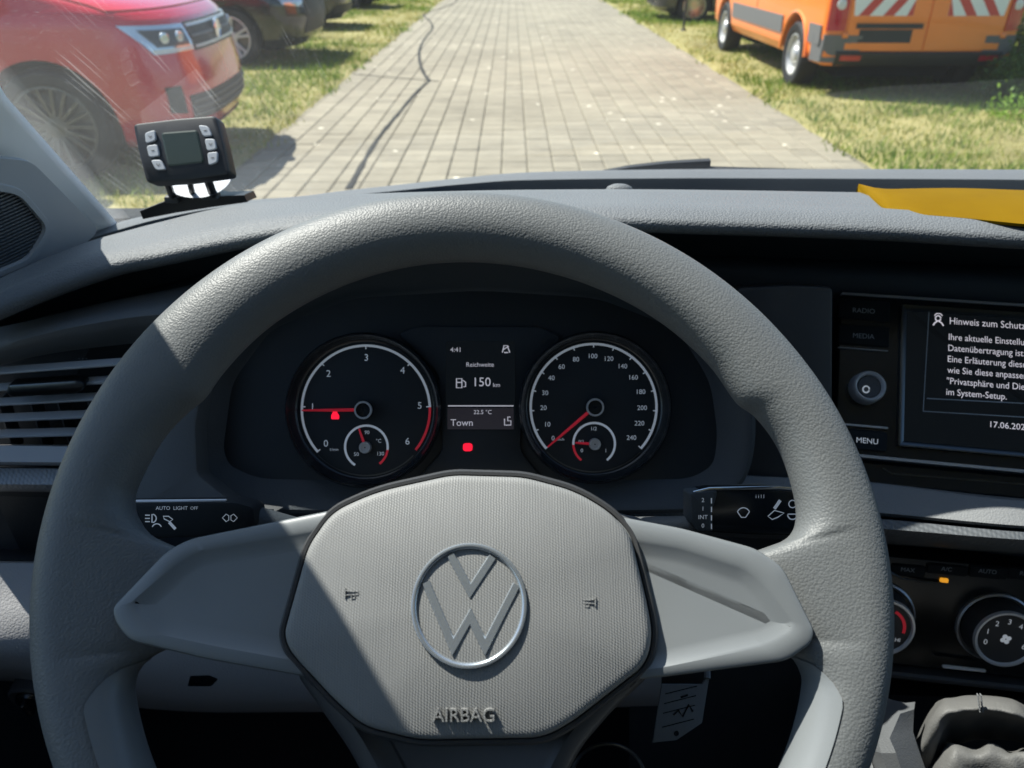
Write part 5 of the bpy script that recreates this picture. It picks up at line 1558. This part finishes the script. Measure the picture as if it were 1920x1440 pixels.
M_CONS = grained("console_plastic", (0.09, 0.095, 0.10), 0.5, 0.0012, 0.3, 0.06, 0.4)
cons = [(1560, 1285, 0.45), (1660, 1285, 0.452), (1700, 1300, 0.45), (1716, 1292, 0.452), (1760, 1284, 0.455), (1920, 1290, 0.45), (2300, 1310, 0.43)]
CC = np.linspace(1600, 2300, 40)
strip = lambda name, rws, mat: obj(name, loft_rows([row(r, CC) for r in rws]), mat, gc, 50, off=LC, recalc=False)
strip("console_back", [[(1600, 1275, 0.49), (1920, 1290, 0.475), (2300, 1300, 0.45)], [(1600, 1300, 0.47), (1920, 1312, 0.455), (2300, 1325, 0.43)], [(1600, 1420, 0.46), (1920, 1430, 0.445), (2300, 1440, 0.42)], [(1600, 1620, 0.44), (1920, 1620, 0.43), (2300, 1620, 0.41)]], M_MATTB)
# angular side cheek that catches the light
b = B()
sc_ = [[(1640, 1298, .452), (1672, 1312, .444), (1697, 1318, .438), (1716, 1316, .440)],
       [(1640, 1335, .436), (1662, 1345, .424), (1688, 1338, .418), (1714, 1330, .425)],
       [(1630, 1372, .422), (1645, 1382, .408), (1668, 1384, .402), (1712, 1372, .412)],
       [(1628, 1405, .408), (1652, 1412, .396), (1680, 1412, .392), (1722, 1404, .402)],
       [(1640, 1450, .396), (1668, 1455, .384), (1694, 1455, .382), (1738, 1450, .392)],
       [(1660, 1520, .37), (1690, 1525, .36), (1716, 1525, .36), (1760, 1520, .37)]]
rs = [[WY(p[0], p[1], p[2] * 0.90) for p in r] for r in sc_]
rings(b, rs, False, False, closed=False); obj("console_cheek", b, M_CONS, gc, 30, off=LC, recalc=False)
b = B()
sd_ = [[(1560, 1262, .47), (1655, 1290, .455), (1640, 1298, .452)], [(1560, 1330, .44), (1628, 1352, .425), (1632, 1360, .424)], [(1560, 1400, .42), (1618, 1402, .41), (1628, 1405, .408)], [(1560, 1520, .38), (1630, 1520, .37), (1660, 1520, .37)]]
rings(b, [[WY(p[0], p[1], p[2] * 0.90) for p in r] for r in sd_], False, False, closed=False); obj("console_side", b, M_LOWER, gc, 50, off=LC, recalc=False)
def crumple(name, x0, x1, rws, seed, amp, kY=1.0):
    """a soft leather sheet lofted through rows, with folds running down it"""
    cols = np.linspace(x0, x1, 70)
    fs = [(curve(r, 1), curve(r, 2)) for r in rws]
    grid = []
    for x in cols:
        P = catmull([WY(x, fy(x), fY(x) * kY) for fy, fY in fs], 6)
        grid.append([p + Vector((0.3, -1, 0.6)) * amp * (noise.noise(Vector((p.x * 55, p.z * 22, seed))) + 0.5 * noise.noise(Vector((p.x * 120 + p.z * 40, p.z * 60, seed + 4)))) for p in P])
    b = B(); rings(b, grid, False, False, closed=False)
    return obj(name, b, M_BOOT, gc, 80, off=LC, recalc=False)
crumple("gaiter", 1716, 2120, [
    [(1716, 1400, .430), (1745, 1330, .445), (1780, 1308, .448), (1850, 1303, .446), (1900, 1312, .44), (1940, 1330, .435), (2120, 1352, .42)],
    [(1716, 1402, .420), (1745, 1334, .430), (1780, 1312, .432), (1850, 1307, .430), (1900, 1316, .424), (1940, 1335, .42), (2120, 1357, .41)],
    [(1716, 1408, .412), (1745, 1342, .420), (1780, 1322, .420), (1850, 1318, .418), (1900, 1326, .413), (1940, 1344, .41), (2120, 1366, .40)],
    [(1716, 1430, .404), (1745, 1372, .410), (1780, 1340, .412), (1850, 1333, .411), (1900, 1340, .406), (1940, 1356, .404), (2120, 1380, .394)],
    [(1716, 1460, .400), (1745, 1420, .405), (1775, 1356, .420), (1850, 1347, .424), (1900, 1352, .418), (1940, 1366, .412), (2120, 1392, .40)],
    [(1716, 1500, .392), (1745, 1470, .398), (1775, 1400, .430), (1850, 1388, .432), (1900, 1390, .426), (1940, 1398, .42), (2120, 1410, .40)]], 3.0, 0.0032, 0.90)
crumple("gaiter_fold", 1722, 2120, [
    [(1722, 1470, .41), (1765, 1420, .412), (1795, 1402, .415), (1830, 1408, .413), (1858, 1396, .413), (1892, 1408, .409), (1930, 1404, .407), (2120, 1420, .395)],
    [(1722, 1480, .385), (1752, 1422, .389), (1778, 1392, .393), (1812, 1404, .391), (1838, 1402, .391), (1856, 1391, .391), (1872, 1398, .389), (1905, 1420, .387), (1935, 1404, .385), (2120, 1416, .375)],
    [(1722, 1492, .374), (1765, 1420, .378), (1795, 1399, .380), (1830, 1408, .378), (1858, 1399, .378), (1892, 1412, .374), (1930, 1408, .372), (2120, 1424, .362)],
    [(1722, 1530, .364), (1765, 1460, .366), (1795, 1436, .367), (1858, 1432, .366), (1930, 1440, .362), (2120, 1452, .352)],
    [(1722, 1600, .352), (1765, 1540, .354), (1858, 1520, .354), (1930, 1520, .352), (2120, 1530, .342)]], 11.0, 0.0040, 0.95)
b = B()
for t in np.linspace(0, 1, 7):
    p = WY(1833 + 4 * t, 1303 + 30 * t, .374 - 0.004 * t); box(b, p, (0.0006, 0.0022, 0.0009)); box(b, p + Vector((0.0022, 0, 0)), (0.0006, 0.0022, 0.0009))
o = obj("stitching", b, M_LOWER, gc, off=LC); o["kind"] = "stuff"

# ------------------------------------------------------------------ steering column, stalks, key tag
sc0 = U(890, 1000, 0.46)
co_ = thing("steering_column", "dark steering column shroud behind the wheel hub", "steering column", sc0)
b = B()
F1 = flat_frame(890, 960, 0.54); F2 = flat_frame(890, 960, 0.40)
def ring_at(d, pts): return [U(x, y, d) for x, y in pts]
colp = rnd([(640, 985), (760, 962), (1020, 962), (1180, 968), (1310, 982), (1290, 1060), (1180, 1250), (900, 1300), (640, 1250), (540, 1060), (520, 985)], 25, 4)
colq = rnd([(660, 975), (780, 930), (990, 930), (1120, 950), (1240, 1000), (1240, 1080), (1150, 1250), (900, 1290), (660, 1250), (560, 1080), (560, 990)], 25, 4)
rings(b, [ring_at(0.545, colp), ring_at(0.47, colp), ring_at(0.40, colq), ring_at(0.37, colq)], True, True)
obj("shroud", b, M_DASHM, co_, 50, off=sc0)
b = B()
pp_ = [U(1140 + 70 * math.cos(a), 1465 - 70 * math.sin(a), 0.44) for a in np.linspace(0, 2 * math.pi, 40, endpoint=False)]
tube(b, pp_, 0.0011, 8, closed=True); obj("ignition_ring", b, M_DCHROME, co_, off=sc0)

LFm = flat_frame(370, 965, 0.435)
ls = thing("indicator_stalk", "black indicator and light stalk showing left of the hub above the spoke", "stalk", matrix=LFm.M)
b = plate(LFm, rnd([(180, 944), (440, 940), (476, 950), (480, 985), (455, 1005), (180, 1015)], 10), -0.014, 0.004, 0.003); obj("lever", b, M_MATTB, ls)
b = B(); tube(b, [LFm.pt(180, 941, 0.001), LFm.pt(425, 939, 0.001)], 0.0010, 8); obj("edge_line", b, M_SATIN, ls)
b = B(); tube(b, [LFm.pt(470, 975, -0.008), LFm.pt(560, 1000, -0.02), LFm.pt(640, 1020, -0.03)], 0.009, 12); obj("arm", b, M_DASHD, ls)
b = B()
text_px(b, LFm, "AUTO  LIGHT", 322, 953, 7, 0.0045); text_px(b, LFm, "OFF", 364, 953, 6, 0.0045)
stroke_px(b, LFm, arc(285, 972, 8, -80, 80, 8), 2.2, 0.0045); stroke_px(b, LFm, [(285, 980), (285, 964)], 2.2, 0.0045)
for k in range(3): stroke_px(b, LFm, [(272, 966 + 6 * k), (281, 966 + 6 * k)], 2.0, 0.0045)
stroke_px(b, LFm, [(306, 968), (316, 968), (324, 974), (318, 978), (308, 973)], 2, 0.0045, True)
stroke_px(b, LFm, [(317, 979), (329, 992)], 5.5, 0.0045)
stroke_px(b, LFm, arc(294, 991, 9, 20, 160, 8), 2, 0.0045)
for sx in (-1, 1):
    cx = 431 + sx * 7
    stroke_px(b, LFm, [(cx + sx * 7, 971), (cx, 964), (cx - sx * 5, 967), (cx - sx * 5, 975), (cx, 978)], 1.8, 0.0045, True)
obj("symbols", b, M_PRINT, ls, recalc=False)

WFm = flat_frame(1390, 955, 0.425)
ws = thing("wiper_stalk", "black wiper stalk with printed symbols showing right of the hub", "stalk", matrix=WFm.M)
b = plate(WFm, rnd([(1298, 925), (1330, 918), (1440, 915), (1620, 930), (1620, 1008), (1420, 1004), (1310, 998), (1296, 980)], 12), -0.014, 0.004, 0.003); obj("lever", b, M_BLACK, ws)
b = plate(WFm, rnd([(1294, 924), (1345, 919), (1345, 930), (1335, 960), (1338, 998), (1308, 997), (1295, 980)], 6), -0.012, 0.0055, 0.0015); obj("switch_collar", b, M_DASHD, ws)
b = B(); tube(b, [WFm.pt(1300, 924, 0.003), WFm.pt(1330, 917, 0.0035), WFm.pt(1460, 914, 0.0035), WFm.pt(1600, 924, 0.0035)], 0.0010, 8); obj("edge_line", b, M_CHROME, ws)
b = B(); tube(b, [WFm.pt(1302, 985, -0.008), WFm.pt(1262, 992, -0.012), WFm.pt(1200, 1000, -0.03)], [0.006, 0.0075, 0.010], 12); obj("arm", b, M_DASHM, ws)
b = B()
for k, t in enumerate(("2", "1", "INT", "0")):
    text_px(b, WFm, t, 1318, 938 + 16 * k, 8, 0.0062); stroke_px(b, WFm, [(1334, 934 + 16 * k), (1334, 944 + 16 * k)], 2.2, 0.0062)
text_px(b, WFm, "i i l I", 1425, 931, 7, 0.0045)
stroke_px(b, WFm, arc(1394, 964, 12, 20, 160, 10), 2.0, 0.0045); stroke_px(b, WFm, [(1383, 960), (1390, 970), (1398, 970), (1405, 960)], 2.0, 0.0045)
stroke_px(b, WFm, [(1463, 938), (1452, 954)], 6, 0.0045); stroke_px(b, WFm, [(1440, 968), (1452, 957), (1470, 962), (1458, 970), (1448, 974)], 2.2, 0.0045, True)
stroke_px(b, WFm, arc(1486, 945, 7, 0, 350, 14), 2, 0.0045); stroke_px(b, WFm, arc(1486, 965, 9, 180, 360, 10), 2.4, 0.0045); stroke_px(b, WFm, [(1477, 964), (1495, 964)], 2, 0.0045)
obj("symbols", b, M_PRINT, ws, recalc=False)

TF = flat_frame(1270, 1330, 0.44)
tg = thing("key_tag", "pale printed paper tag hanging in the shade below the right spoke", "key tag", matrix=TF.M @ Matrix.Rotation(0.12, 4, 'Y'))
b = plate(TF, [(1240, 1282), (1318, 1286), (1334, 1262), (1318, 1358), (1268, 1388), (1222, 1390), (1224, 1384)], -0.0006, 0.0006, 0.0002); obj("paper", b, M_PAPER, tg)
b = B(); tube(b, [TF.pt(1328, 1275, 0.001), TF.pt(1330, 1240, -0.005), TF.pt(1300, 1200, -0.02)], 0.002, 8); obj("strap", b, M_PAPER, tg)
b = B()
for k, y in enumerate((1300, 1318, 1336, 1362)): stroke_px(b, TF, [(1246 - k * 2, y), (1308 - k * 2, y - 12)], 1.6, 0.0008)
stroke_px(b, TF, [(1262, 1340), (1272, 1332), (1280, 1344), (1292, 1322), (1300, 1336)], 4, 0.0008)
stroke_px(b, TF, [(1276, 1308), (1290, 1304)], 4, 0.0008); poly_px(b, TF, arc(1268, 1375, 5, 0, 330, 10), 0.0008)
obj("print", b, M_BLACK, tg, recalc=False)

# ------------------------------------------------------------------ steering wheel
WD = 0.349
WTILT = math.radians(45)                 # the wheel lies back: its face looks 45 degrees up
WF = Frame(U(868, 1168, WD), (1, 0, 0), (0, math.sin(WTILT), math.cos(WTILT)))
WM = WF.M
sw = thing("steering_wheel", "thick grained grey steering wheel with airbag pad and chrome emblem", "steering wheel", matrix=WM)
PXS = WD / FPX
inner_t = [(-180, 470), (-178, 482), (-176, 525), (-174, 580), (-171.5, 622), (-168, 637), (-165, 640), (-150, 650), (-120, 660), (-90, 664), (-60, 664), (-35, 662), (-16, 657), (-10, 653), (-7, 636), (-4.5, 590), (-2, 535), (1, 495), (4, 475), (8, 465), (11, 470), (12.6, 490), (13.5, 530), (13.95, 580), (14.2, 613), (14.95, 637), (16.3, 652), (18.3, 662), (21, 669), (30, 680), (35, 675), (39, 662), (46, 672), (60, 680), (90, 682), (120, 671), (134, 654), (139, 646), (143, 655), (150, 666), (158, 667), (161, 655), (163.1, 632), (164.2, 612), (164.8, 588), (165.1, 560), (165.8, 515), (170, 475), (175, 468), (180, 470)]
fi = curve([(a, r) for a, r in inner_t], 1)
NT, NS = 960, 40
def rim_at(th, r):
    c, s_ = math.cos(math.radians(th)), math.sin(math.radians(th))
    return WF.pt(868 + r * c, 1168 - r * s_, 0)
def rim_pt(th, ph, off=0.0):
    """a point of the rim: th round the wheel, ph round its section (0 outside, 90 front, 180 inside)"""
    ri = fi(th); rr = 800 - min(66.0, (800 - ri) / 2)
    po, pc, pi_ = rim_at(th, 800), rim_at(th, rr), rim_at(th, ri)
    e_ = (po - pi_).normalized()
    cp, sp = math.cos(ph), math.sin(ph)
    web = min(1, max(0, (rr - ri - 95) / 90))           # the web towards a spoke slopes away from the ridge
    k = 2 / (2.2 if cp > 0 else 2.2 - 0.95 * web)
    u = math.copysign(abs(cp) ** k, cp) * ((po - pc).length if cp > 0 else (pc - pi_).length)
    v = 0.0160 * math.copysign(abs(sp) ** k, sp)
    p = pc + e_ * u + Vector((0, 0, v))
    if off: p += (e_ * cp + Vector((0, 0, sp))) * off
    return p
b = B(); vs = []
for i in range(NT):
    th = 360 * i / NT - 180
    vs.append([b.verts.new(rim_pt(th, 2 * math.pi * j / NS)) for j in range(NS)])
for i in range(NT):
    for j in range(NS):
        b.faces.new((vs[i][j], vs[(i + 1) % NT][j], vs[(i + 1) % NT][(j + 1) % NS], vs[i][(j + 1) % NS]))
obj("rim", b, M_RIM, sw, 80)
# smooth insert on the lower inside of the rim, one on each side
for rng_ in ((-72, -5.5), (-173.5, -108)):
    b = B(); rs = []
    for th in np.linspace(rng_[0], rng_[1], 60):
        e = min(1, (th - rng_[0]) / 6, (rng_[1] - th) / 6); e = max(0.0, e) ** 0.5
        lim = math.radians(112 + 62 * (1 - e))
        rs.append([rim_pt(th, lim + (math.radians(250) - lim) * q, 0.0008) for q in np.linspace(0, 1, 12)])
    rings(b, rs, False, False, closed=False); obj("rim_insert", b, M_SPOKE, sw, 60)

def spoke(A, Bq):
    rA, rB = rnd(A, 20, 5), rnd(Bq, 20, 5)
    h = 0.0178
    la = [tuple(WF.pt(x, y, h)[:2]) for x, y in rA]; lb = [tuple(WF.pt(x, y, h)[:2]) for x, y in rB]
    l1 = inset(la, 0.0008); l2 = inset(la, 0.0022)
    t1 = [tuple(Vector(p).lerp(Vector(q), 0.80)) for p, q in zip(l2, lb)]
    lb2 = inset(lb, 0.0040); lb3 = inset(lb, 0.0065)
    b = B()
    rings(b, [[(x, y, 0.004) for x, y in la], [(x, y, h - 0.0022) for x, y in la], [(x, y, h - 0.0007) for x, y in l1], [(x, y, h) for x, y in l2], [(x, y, h + 0.0002) for x, y in t1], [(x, y, h - 0.0004) for x, y in lb], [(x, y, h - 0.0020) for x, y in lb2], [(x, y, h - 0.0024) for x, y in lb3]], True, True)
    obj("spoke", b, M_SPOKE, sw, 33)
spoke([(640, 952), (352, 1010), (310, 1032), (206, 1140), (213, 1168), (238, 1202), (389, 1238), (640, 1282)],
      [(640, 990), (372, 1036), (342, 1053), (250, 1130), (255, 1145), (300, 1186), (420, 1210), (640, 1250)])
spoke([(1120, 960), (1280, 990), (1420, 1028), (1470, 1062), (1530, 1182), (1524, 1208), (1478, 1240), (1240, 1271), (1120, 1282)],
      [(1120, 1005), (1275, 1030), (1398, 1070), (1426, 1094), (1486, 1168), (1480, 1182), (1440, 1204), (1240, 1250), (1120, 1262)])

# hub shell and lower spoke
pad = [(846, 887), (983, 891), (1084, 918, 60), (1152, 961, 40), (1188, 1004), (1221, 1142), (1229, 1195, 30), (1216, 1248, 30), (1075, 1358, 30), (1020, 1388, 30), (782, 1392, 30), (677, 1366, 30), (618, 1312), (536, 1222, 30), (525, 1190, 20), (572, 1022), (618, 957, 30), (701, 919, 60)]
padr = rnd(pad, 24, 5)
def pad_l(px_out, h): return [tuple(WF.pt(x, y, h)[:2]) for x, y in padr]
P0 = pad_l(0, 0.024)
b = B(); e0 = inset(P0, -0.0030); e1 = inset(P0, -0.0018)
rings(b, [[(x, y, -0.03) for x, y in e0], [(x, y, 0.0168) for x, y in e0], [(x, y, 0.0188) for x, y in e1], [(x, y, 0.0186) for x, y in inset(P0, -0.0004)], [(x, y, 0.010) for x, y in inset(P0, 0.002)]], True, True)
obj("hub_shell", b, M_SMOOTH, sw, 50)
lowp = rnd([(545, 1258), (600, 1335), (650, 1405), (690, 1480), (715, 1700), (700, 1920), (1036, 1920), (1020, 1700), (1052, 1480), (1090, 1405), (1150, 1335), (1228, 1262), (1140, 1220), (640, 1220)], 30, 5)
lp_ = [tuple(WF.pt(x, y, 0.01)[:2]) for x, y in lowp]
b = B()
rings(b, [[(x, y, -0.012) for x, y in lp_], [(x, y, 0.006) for x, y in lp_], [(x, y, 0.010) for x, y in inset(lp_, 0.0025)], [(x, y, 0.0115) for x, y in inset(lp_, 0.008)], [(x, y, 0.009) for x, y in inset(lp_, 0.011)]], True, True)
obj("lower_spoke", b, M_SMOOTH, sw, 50)
# the airbag pad: a shallow dome with a crisp upper bevel
b = B()
prof = [(0.0, 0.010), (0.0, 0.027), (0.0012, 0.0305), (0.004, 0.0345), (0.008, 0.0372), (0.013, 0.0388), (0.020, 0.0400), (0.030, 0.0407), (0.042, 0.0410)]
rs = [[(x, y, z) for x, y in inset(P0, d)] for d, z in prof]
def pad_h(d): return float(np.interp(d, [p[0] for p in prof], [p[1] for p in prof]))
# last rings shrink towards the centre so the fill stays clean
cx_ = sum(p[0] for p in P0) / len(P0); cy_ = sum(p[1] for p in P0) / len(P0)
base_r = [((x - cx_), (y - cy_)) for x, y in P0]
rs = []
def dome(k): return 0.0238 + 0.0068 * (1 - ((k ** 5 + 0.34 ** 5) ** 0.2) ** 2.3)
for k, z in ((1.0, 0.004), (1.0, 0.0165), (0.992, 0.0200), (0.985, 0.0220), (0.97, dome(0.97) - 0.0004)) + tuple((k, dome(k)) for k in (0.95, 0.92, 0.88, 0.83, 0.77, 0.7, 0.6, 0.5, 0.4, 0.3, 0.2, 0.1, 0.04)):
    rs.append([(cx_ + x * k, cy_ + y * k, z) for x, y in base_r])
rings(b, rs, True, True)
apd = obj("airbag_pad", b, M_PAD, sw, 50)
# crease across the top of the pad
HP = dome(0) - 0.0010
# emblem
ec = WF.pt(880, 1134, HP); es = WF.scale(880, 1134, HP)
b = B()
n = 96; rs = []
for r_, z in ((109, -0.003), (109, 0.0012), (107.2, 0.0022), (104, 0.0024), (100, 0.0022), (97.5, 0.0012), (97.5, -0.003)):
    rs.append([(ec.x + r_ * es * math.cos(2 * math.pi * k / n), ec.y + r_ * 1.045 * es * math.sin(2 * math.pi * k / n), ec.z + z) for k in range(n)])
rings(b, rs, False, False); em = obj("emblem", b, M_EMBLEM, apd, 50)
def bar(b, pts, wpx, h0, h1):
    """a bevelled raised stroke along a pixel polyline, ends cut flat"""
    P = [WF.pt(x, y, HP) for x, y in pts]
    L, R = [], []
    hw = wpx * es / 2
    for i in range(len(P)):
        d0 = (P[i] - P[i - 1]).normalized() if i else None
        d1 = (P[i + 1] - P[i]).normalized() if i < len(P) - 1 else None
        d = d1 if d0 is None else d0 if d1 is None else (d0 + d1).normalized()
        q = Vector((-d.y, d.x, 0))
        ref = d0 or d1
        k = 1 / max(0.35, abs(q.dot(Vector((-ref.y, ref.x, 0)))))
        L.append(P[i] + q * hw * k); R.append(P[i] - q * hw * k)
    rs = []
    for l, r in zip(L, R):
        m = (l + r) / 2
        f = 0.72
        rs.append([l + Vector((0, 0, h0)), l + Vector((0, 0, h1 * 0.55)), m + (l - m) * f + Vector((0, 0, h1)), m + (r - m) * f + Vector((0, 0, h1)), r + Vector((0, 0, h1 * 0.55)), r + Vector((0, 0, h0))])
    rings(b, rs, True, True, closed=True)
b = B()
bar(b, [(845, 1040), (882, 1108), (924, 1044)], 17, -0.003, 0.0016)
bar(b, [(799, 1092), (850, 1212), (882, 1156), (910, 1212), (969, 1096)], 17, -0.003, 0.0016)
obj("emblem_letters", b, M_EMBLEM, apd, 40)
# raised word and horn marks
b = B(); tp = WF.pt(870, 1341, dome(0.78)); tp.z = dome(0.78) + 0.0006
text_into(b, "AIRBAG", 25 * WF.scale(870, 1341, 0.036), Matrix.Translation(tp) @ Matrix.Rotation(0.12, 4, 'X') @ Matrix.Diagonal((1.0, 1.0, 1.0, 1)), 0.0015)
obj("lettering", b, M_PAD, apd, 30, recalc=True)
for sx, cx, cy in ((1, 660, 1112), (-1, 1103, 1128)):
    b = B()
    hq = dome(0.66)
    def st(pts, w_): 
        rs = []
        bar_p = [(cx + sx * x, cy + y) for x, y in pts]
        P = [WF.pt(x, y, hq) for x, y in bar_p]
        hw = w_ * es / 2
        rs = []
        for i, p in enumerate(P):
            a = P[max(i - 1, 0)]; c = P[min(i + 1, len(P) - 1)]
            d = (c - a).normalized(); q = Vector((-d.y, d.x, 0)) * hw
            rs.append([p + q - Vector((0, 0, .001)), p + q * 0.7 + Vector((0, 0, .0005)), p - q * 0.7 + Vector((0, 0, .0005)), p - q - Vector((0, 0, .001))])
        rings(b, rs, True, True)
    st([(-13, -9), (-13, 9)], 2.6); st([(-13, -5), (-2, -3), (12, -3)], 2.6); st([(-13, 4), (-2, 3), (12, 3)], 2.6); st([(12, -4), (12, 4)], 2.6); st([(-1, 3), (-1, 10), (6, 10), (6, 3)], 2.2)
    obj("horn_mark", b, M_PAD, apd, 40)

# ------------------------------------------------------------------ heater timer display on the dashboard
ang = -0.14
TDP = WY(340, 278, 0.70)
fx = Vector((math.cos(0.02), 0, math.sin(0.125))).normalized()
TFm = Frame(TDP, fx, (0, SP * 0.9, CP))
td = thing("control_display", "small black control display with six pale keys standing at the windscreen's left corner", "display", matrix=TFm.M)
body = rnd([(248, 232), (330, 222), (404, 216), (418, 268), (431, 327), (352, 338), (274, 343), (260, 290)], 9, 4)
bb_ = plate(TFm, body, -0.016, 0.0, 0.0022); obj("case", bb_, M_HOLD, td)
lb_ = rnd([(306, 252), (368, 247), (380, 302), (318, 309)], 3)
b = B(); ll = [tuple(TFm.pt(x, y, 0)[:2]) for x, y in lb_]
rings(b, [[(x, y, 0.0003) for x, y in inset(ll, -0.0015)], [(x, y, 0.0008) for x, y in ll]], False, True); obj("lcd", b, M_LCD, td, 3)
keys = [[(271, 249), (290, 243), (292, 263), (273, 269)], [(274, 273), (294, 270), (299, 292), (279, 295)], [(282, 300), (301, 299), (311, 318), (292, 319)],
        [(371, 234), (389, 236), (398, 254), (381, 256)], [(383, 260), (402, 260), (406, 279), (388, 283)], [(388, 286), (408, 284), (407, 304), (391, 310)]]
for i, q in enumerate(keys):
    b = plate(TFm, rnd(q, 5, 3), -0.001, 0.0022, 0.0007); k = obj("key", b, M_KEY, td, 15)
    cx = sum(p[0] for p in q) / 4; cy = sum(p[1] for p in q) / 4
    b = B(); stroke_px(b, TFm, [(cx - 3, cy), (cx + 3, cy - 0.5)] if i % 2 else [(cx - 3, cy - 2), (cx, cy + 2), (cx + 3, cy - 2)], 1.8, 0.0024); obj("key_mark", b, M_TRIM, k, recalc=False)
mo = thing("display_mount", "black bracket with a white round pad holding the small control display", "bracket", WY(360, 380, 0.74))
MO = WY(360, 380, 0.74)
b = B()
WH = [U_ for U_ in ()]
disc = [WY(372 + 66 * math.cos(a), 324 + 42 * math.sin(a), 0.775 - 0.045 * math.sin(a)) for a in np.linspace(0, 2 * math.pi, 40, endpoint=False)]
rings(b, [disc, [p + Vector((0, -0.006, 0)) for p in disc], [p + (MO - p) * 0.03 + Vector((0, -0.008, 0)) for p in disc]], True, True); obj("round_pad", b, M_KEY, mo, off=MO)
for x0_, y0_, x1_, y1_, r_ in ((312, 336, 322, 366, 0.0035), (353, 330, 362, 368, 0.0028), (386, 326, 400, 366, 0.0042)):
    b = B(); tube(b, [WY(x0_, y0_, 0.715), WY((x0_ + x1_) / 2, (y0_ + y1_) / 2, 0.72), WY(x1_, y1_, 0.74)], r_, 8); obj("strut", b, M_HOLD, mo, off=MO)
b = B()
fp = [(262, 396), (318, 374), (350, 364), (384, 362), (410, 368), (458, 366), (464, 379), (400, 388), (330, 399), (268, 411)]
top_ = [WY(x, y, 0.745) for x, y in fp]
rings(b, [[p + Vector((0, 0.03, -0.004)) for p in top_], [p + Vector((0, 0.004, 0)) for p in top_], top_], True, True); obj("base_plate", b, M_HOLD, mo, off=MO)
for cw in ((325, 372, 0.745, 0.014), (395, 366, 0.742, 0.016)):
    b = B(); box(b, WY(*cw[:3]), (cw[3], 0.013, 0.007), bev=0.002); obj("clamp", b, M_DASHM, mo, off=MO)

# ------------------------------------------------------------------ yellow folder on the dashboard
YO = WY(1800, 395, 0.565)
yf = thing("yellow_folder", "bright yellow paper folder lying on the dashboard at the right edge", "folder", YO)
CY = np.concatenate([np.linspace(1604, 1960, 30), np.linspace(1990, 2320, 10)])
yb1 = row(near_([(1604, 364, 0.684), (1640, 361, 0.684), (1700, 358, 0.682), (1780, 357, 0.676), (1920, 361, 0.664), (2320, 372, 0.64)]), CY)
yf1 = row(near_([(1604, 365, 0.682), (1640, 389, 0.618), (1662, 404, 0.59), (1720, 412, 0.570), (1800, 419, 0.559), (1920, 431, 0.538), (2320, 455, 0.51)]), CY)
yb1 = [p + Vector((0, 0, 0.002)) for p in yb1]; yf1 = [p + Vector((0, -0.0035, 0.0050)) for p in yf1]
b = B()
mid = [blend(yb1, yf1, t, 0.006 * math.sin(math.pi * t)) for t in (0.25, 0.5, 0.75)]
upr = [yb1] + mid + [yf1]
lwr = [[p + Vector((0, 0.0005, -0.002)) for p in r] for r in upr]
vs_ = [[b.verts.new(p) for p in r] for r in upr]; vl_ = [[b.verts.new(p) for p in r] for r in lwr]
m_, n_ = len(upr), len(CY)
for j in range(m_ - 1):
    for i in range(n_ - 1):
        b.faces.new((vs_[j][i], vs_[j][i + 1], vs_[j + 1][i + 1], vs_[j + 1][i])); b.faces.new((vl_[j][i], vl_[j + 1][i], vl_[j + 1][i + 1], vl_[j][i + 1]))
for i in range(n_ - 1):
    for j in (0, m_ - 1): b.faces.new((vs_[j][i], vl_[j][i], vl_[j][i + 1], vs_[j][i + 1]))
for j in range(m_ - 1):
    for i in (0, n_ - 1): b.faces.new((vs_[j][i], vs_[j + 1][i], vl_[j + 1][i], vl_[j][i]))
obj("cover", b, M_YELLOW, yf, 60, off=YO)

# ------------------------------------------------------------------ wiper at the foot of the windscreen
WO = WY(1330, 316, 1.10)
wi = thing("windscreen_wiper", "black wiper arm lying along the foot of the windscreen outside", "wiper", WO)
b = B()
pr = [WY(1130, 324, 1.085), WY(1180, 317, 1.095), WY(1250, 312, 1.10), WY(1330, 309, 1.105)]
rs = []
for p, hh in zip(pr, (0.004, 0.007, 0.010, 0.012)):
    rs.append([p + Vector((0, -0.008, -0.012)), p + Vector((0, -0.006, hh * 0.6)), p + Vector((0, 0.004, hh * 0.7)), p + Vector((0, 0.010, -0.012))])
rings(b, rs, True, True); obj("blade", b, M_BUMP, wi, off=WO)
b = B(); tube(b, [WY(1325, 322, 1.10), WY(1600, 330, 1.10), WY(1900, 340, 1.06)], 0.008, 8); obj("arm", b, M_BUMP, wi, off=WO)
# outer cowl panel under the wiper, and the short bonnet falling away below the line of sight
b = B(); rs = []
for dy, z in ((0.02, zb - 0.06), (0.10, zb - 0.085), (0.35, zb - 0.14), (0.62, zb - 0.22), (0.72, zb - 0.36)):
    rs.append([Vector((x, float(np.interp(x, [p[0] for p in base_pts], [p[1] for p in base_pts])) + dy, z)) for x in np.linspace(-0.55, 1.37, 24)])
rings(b, rs, False, False, closed=False); obj("bonnet", b, P_GREY, vb, 60, off=OFF, recalc=False)
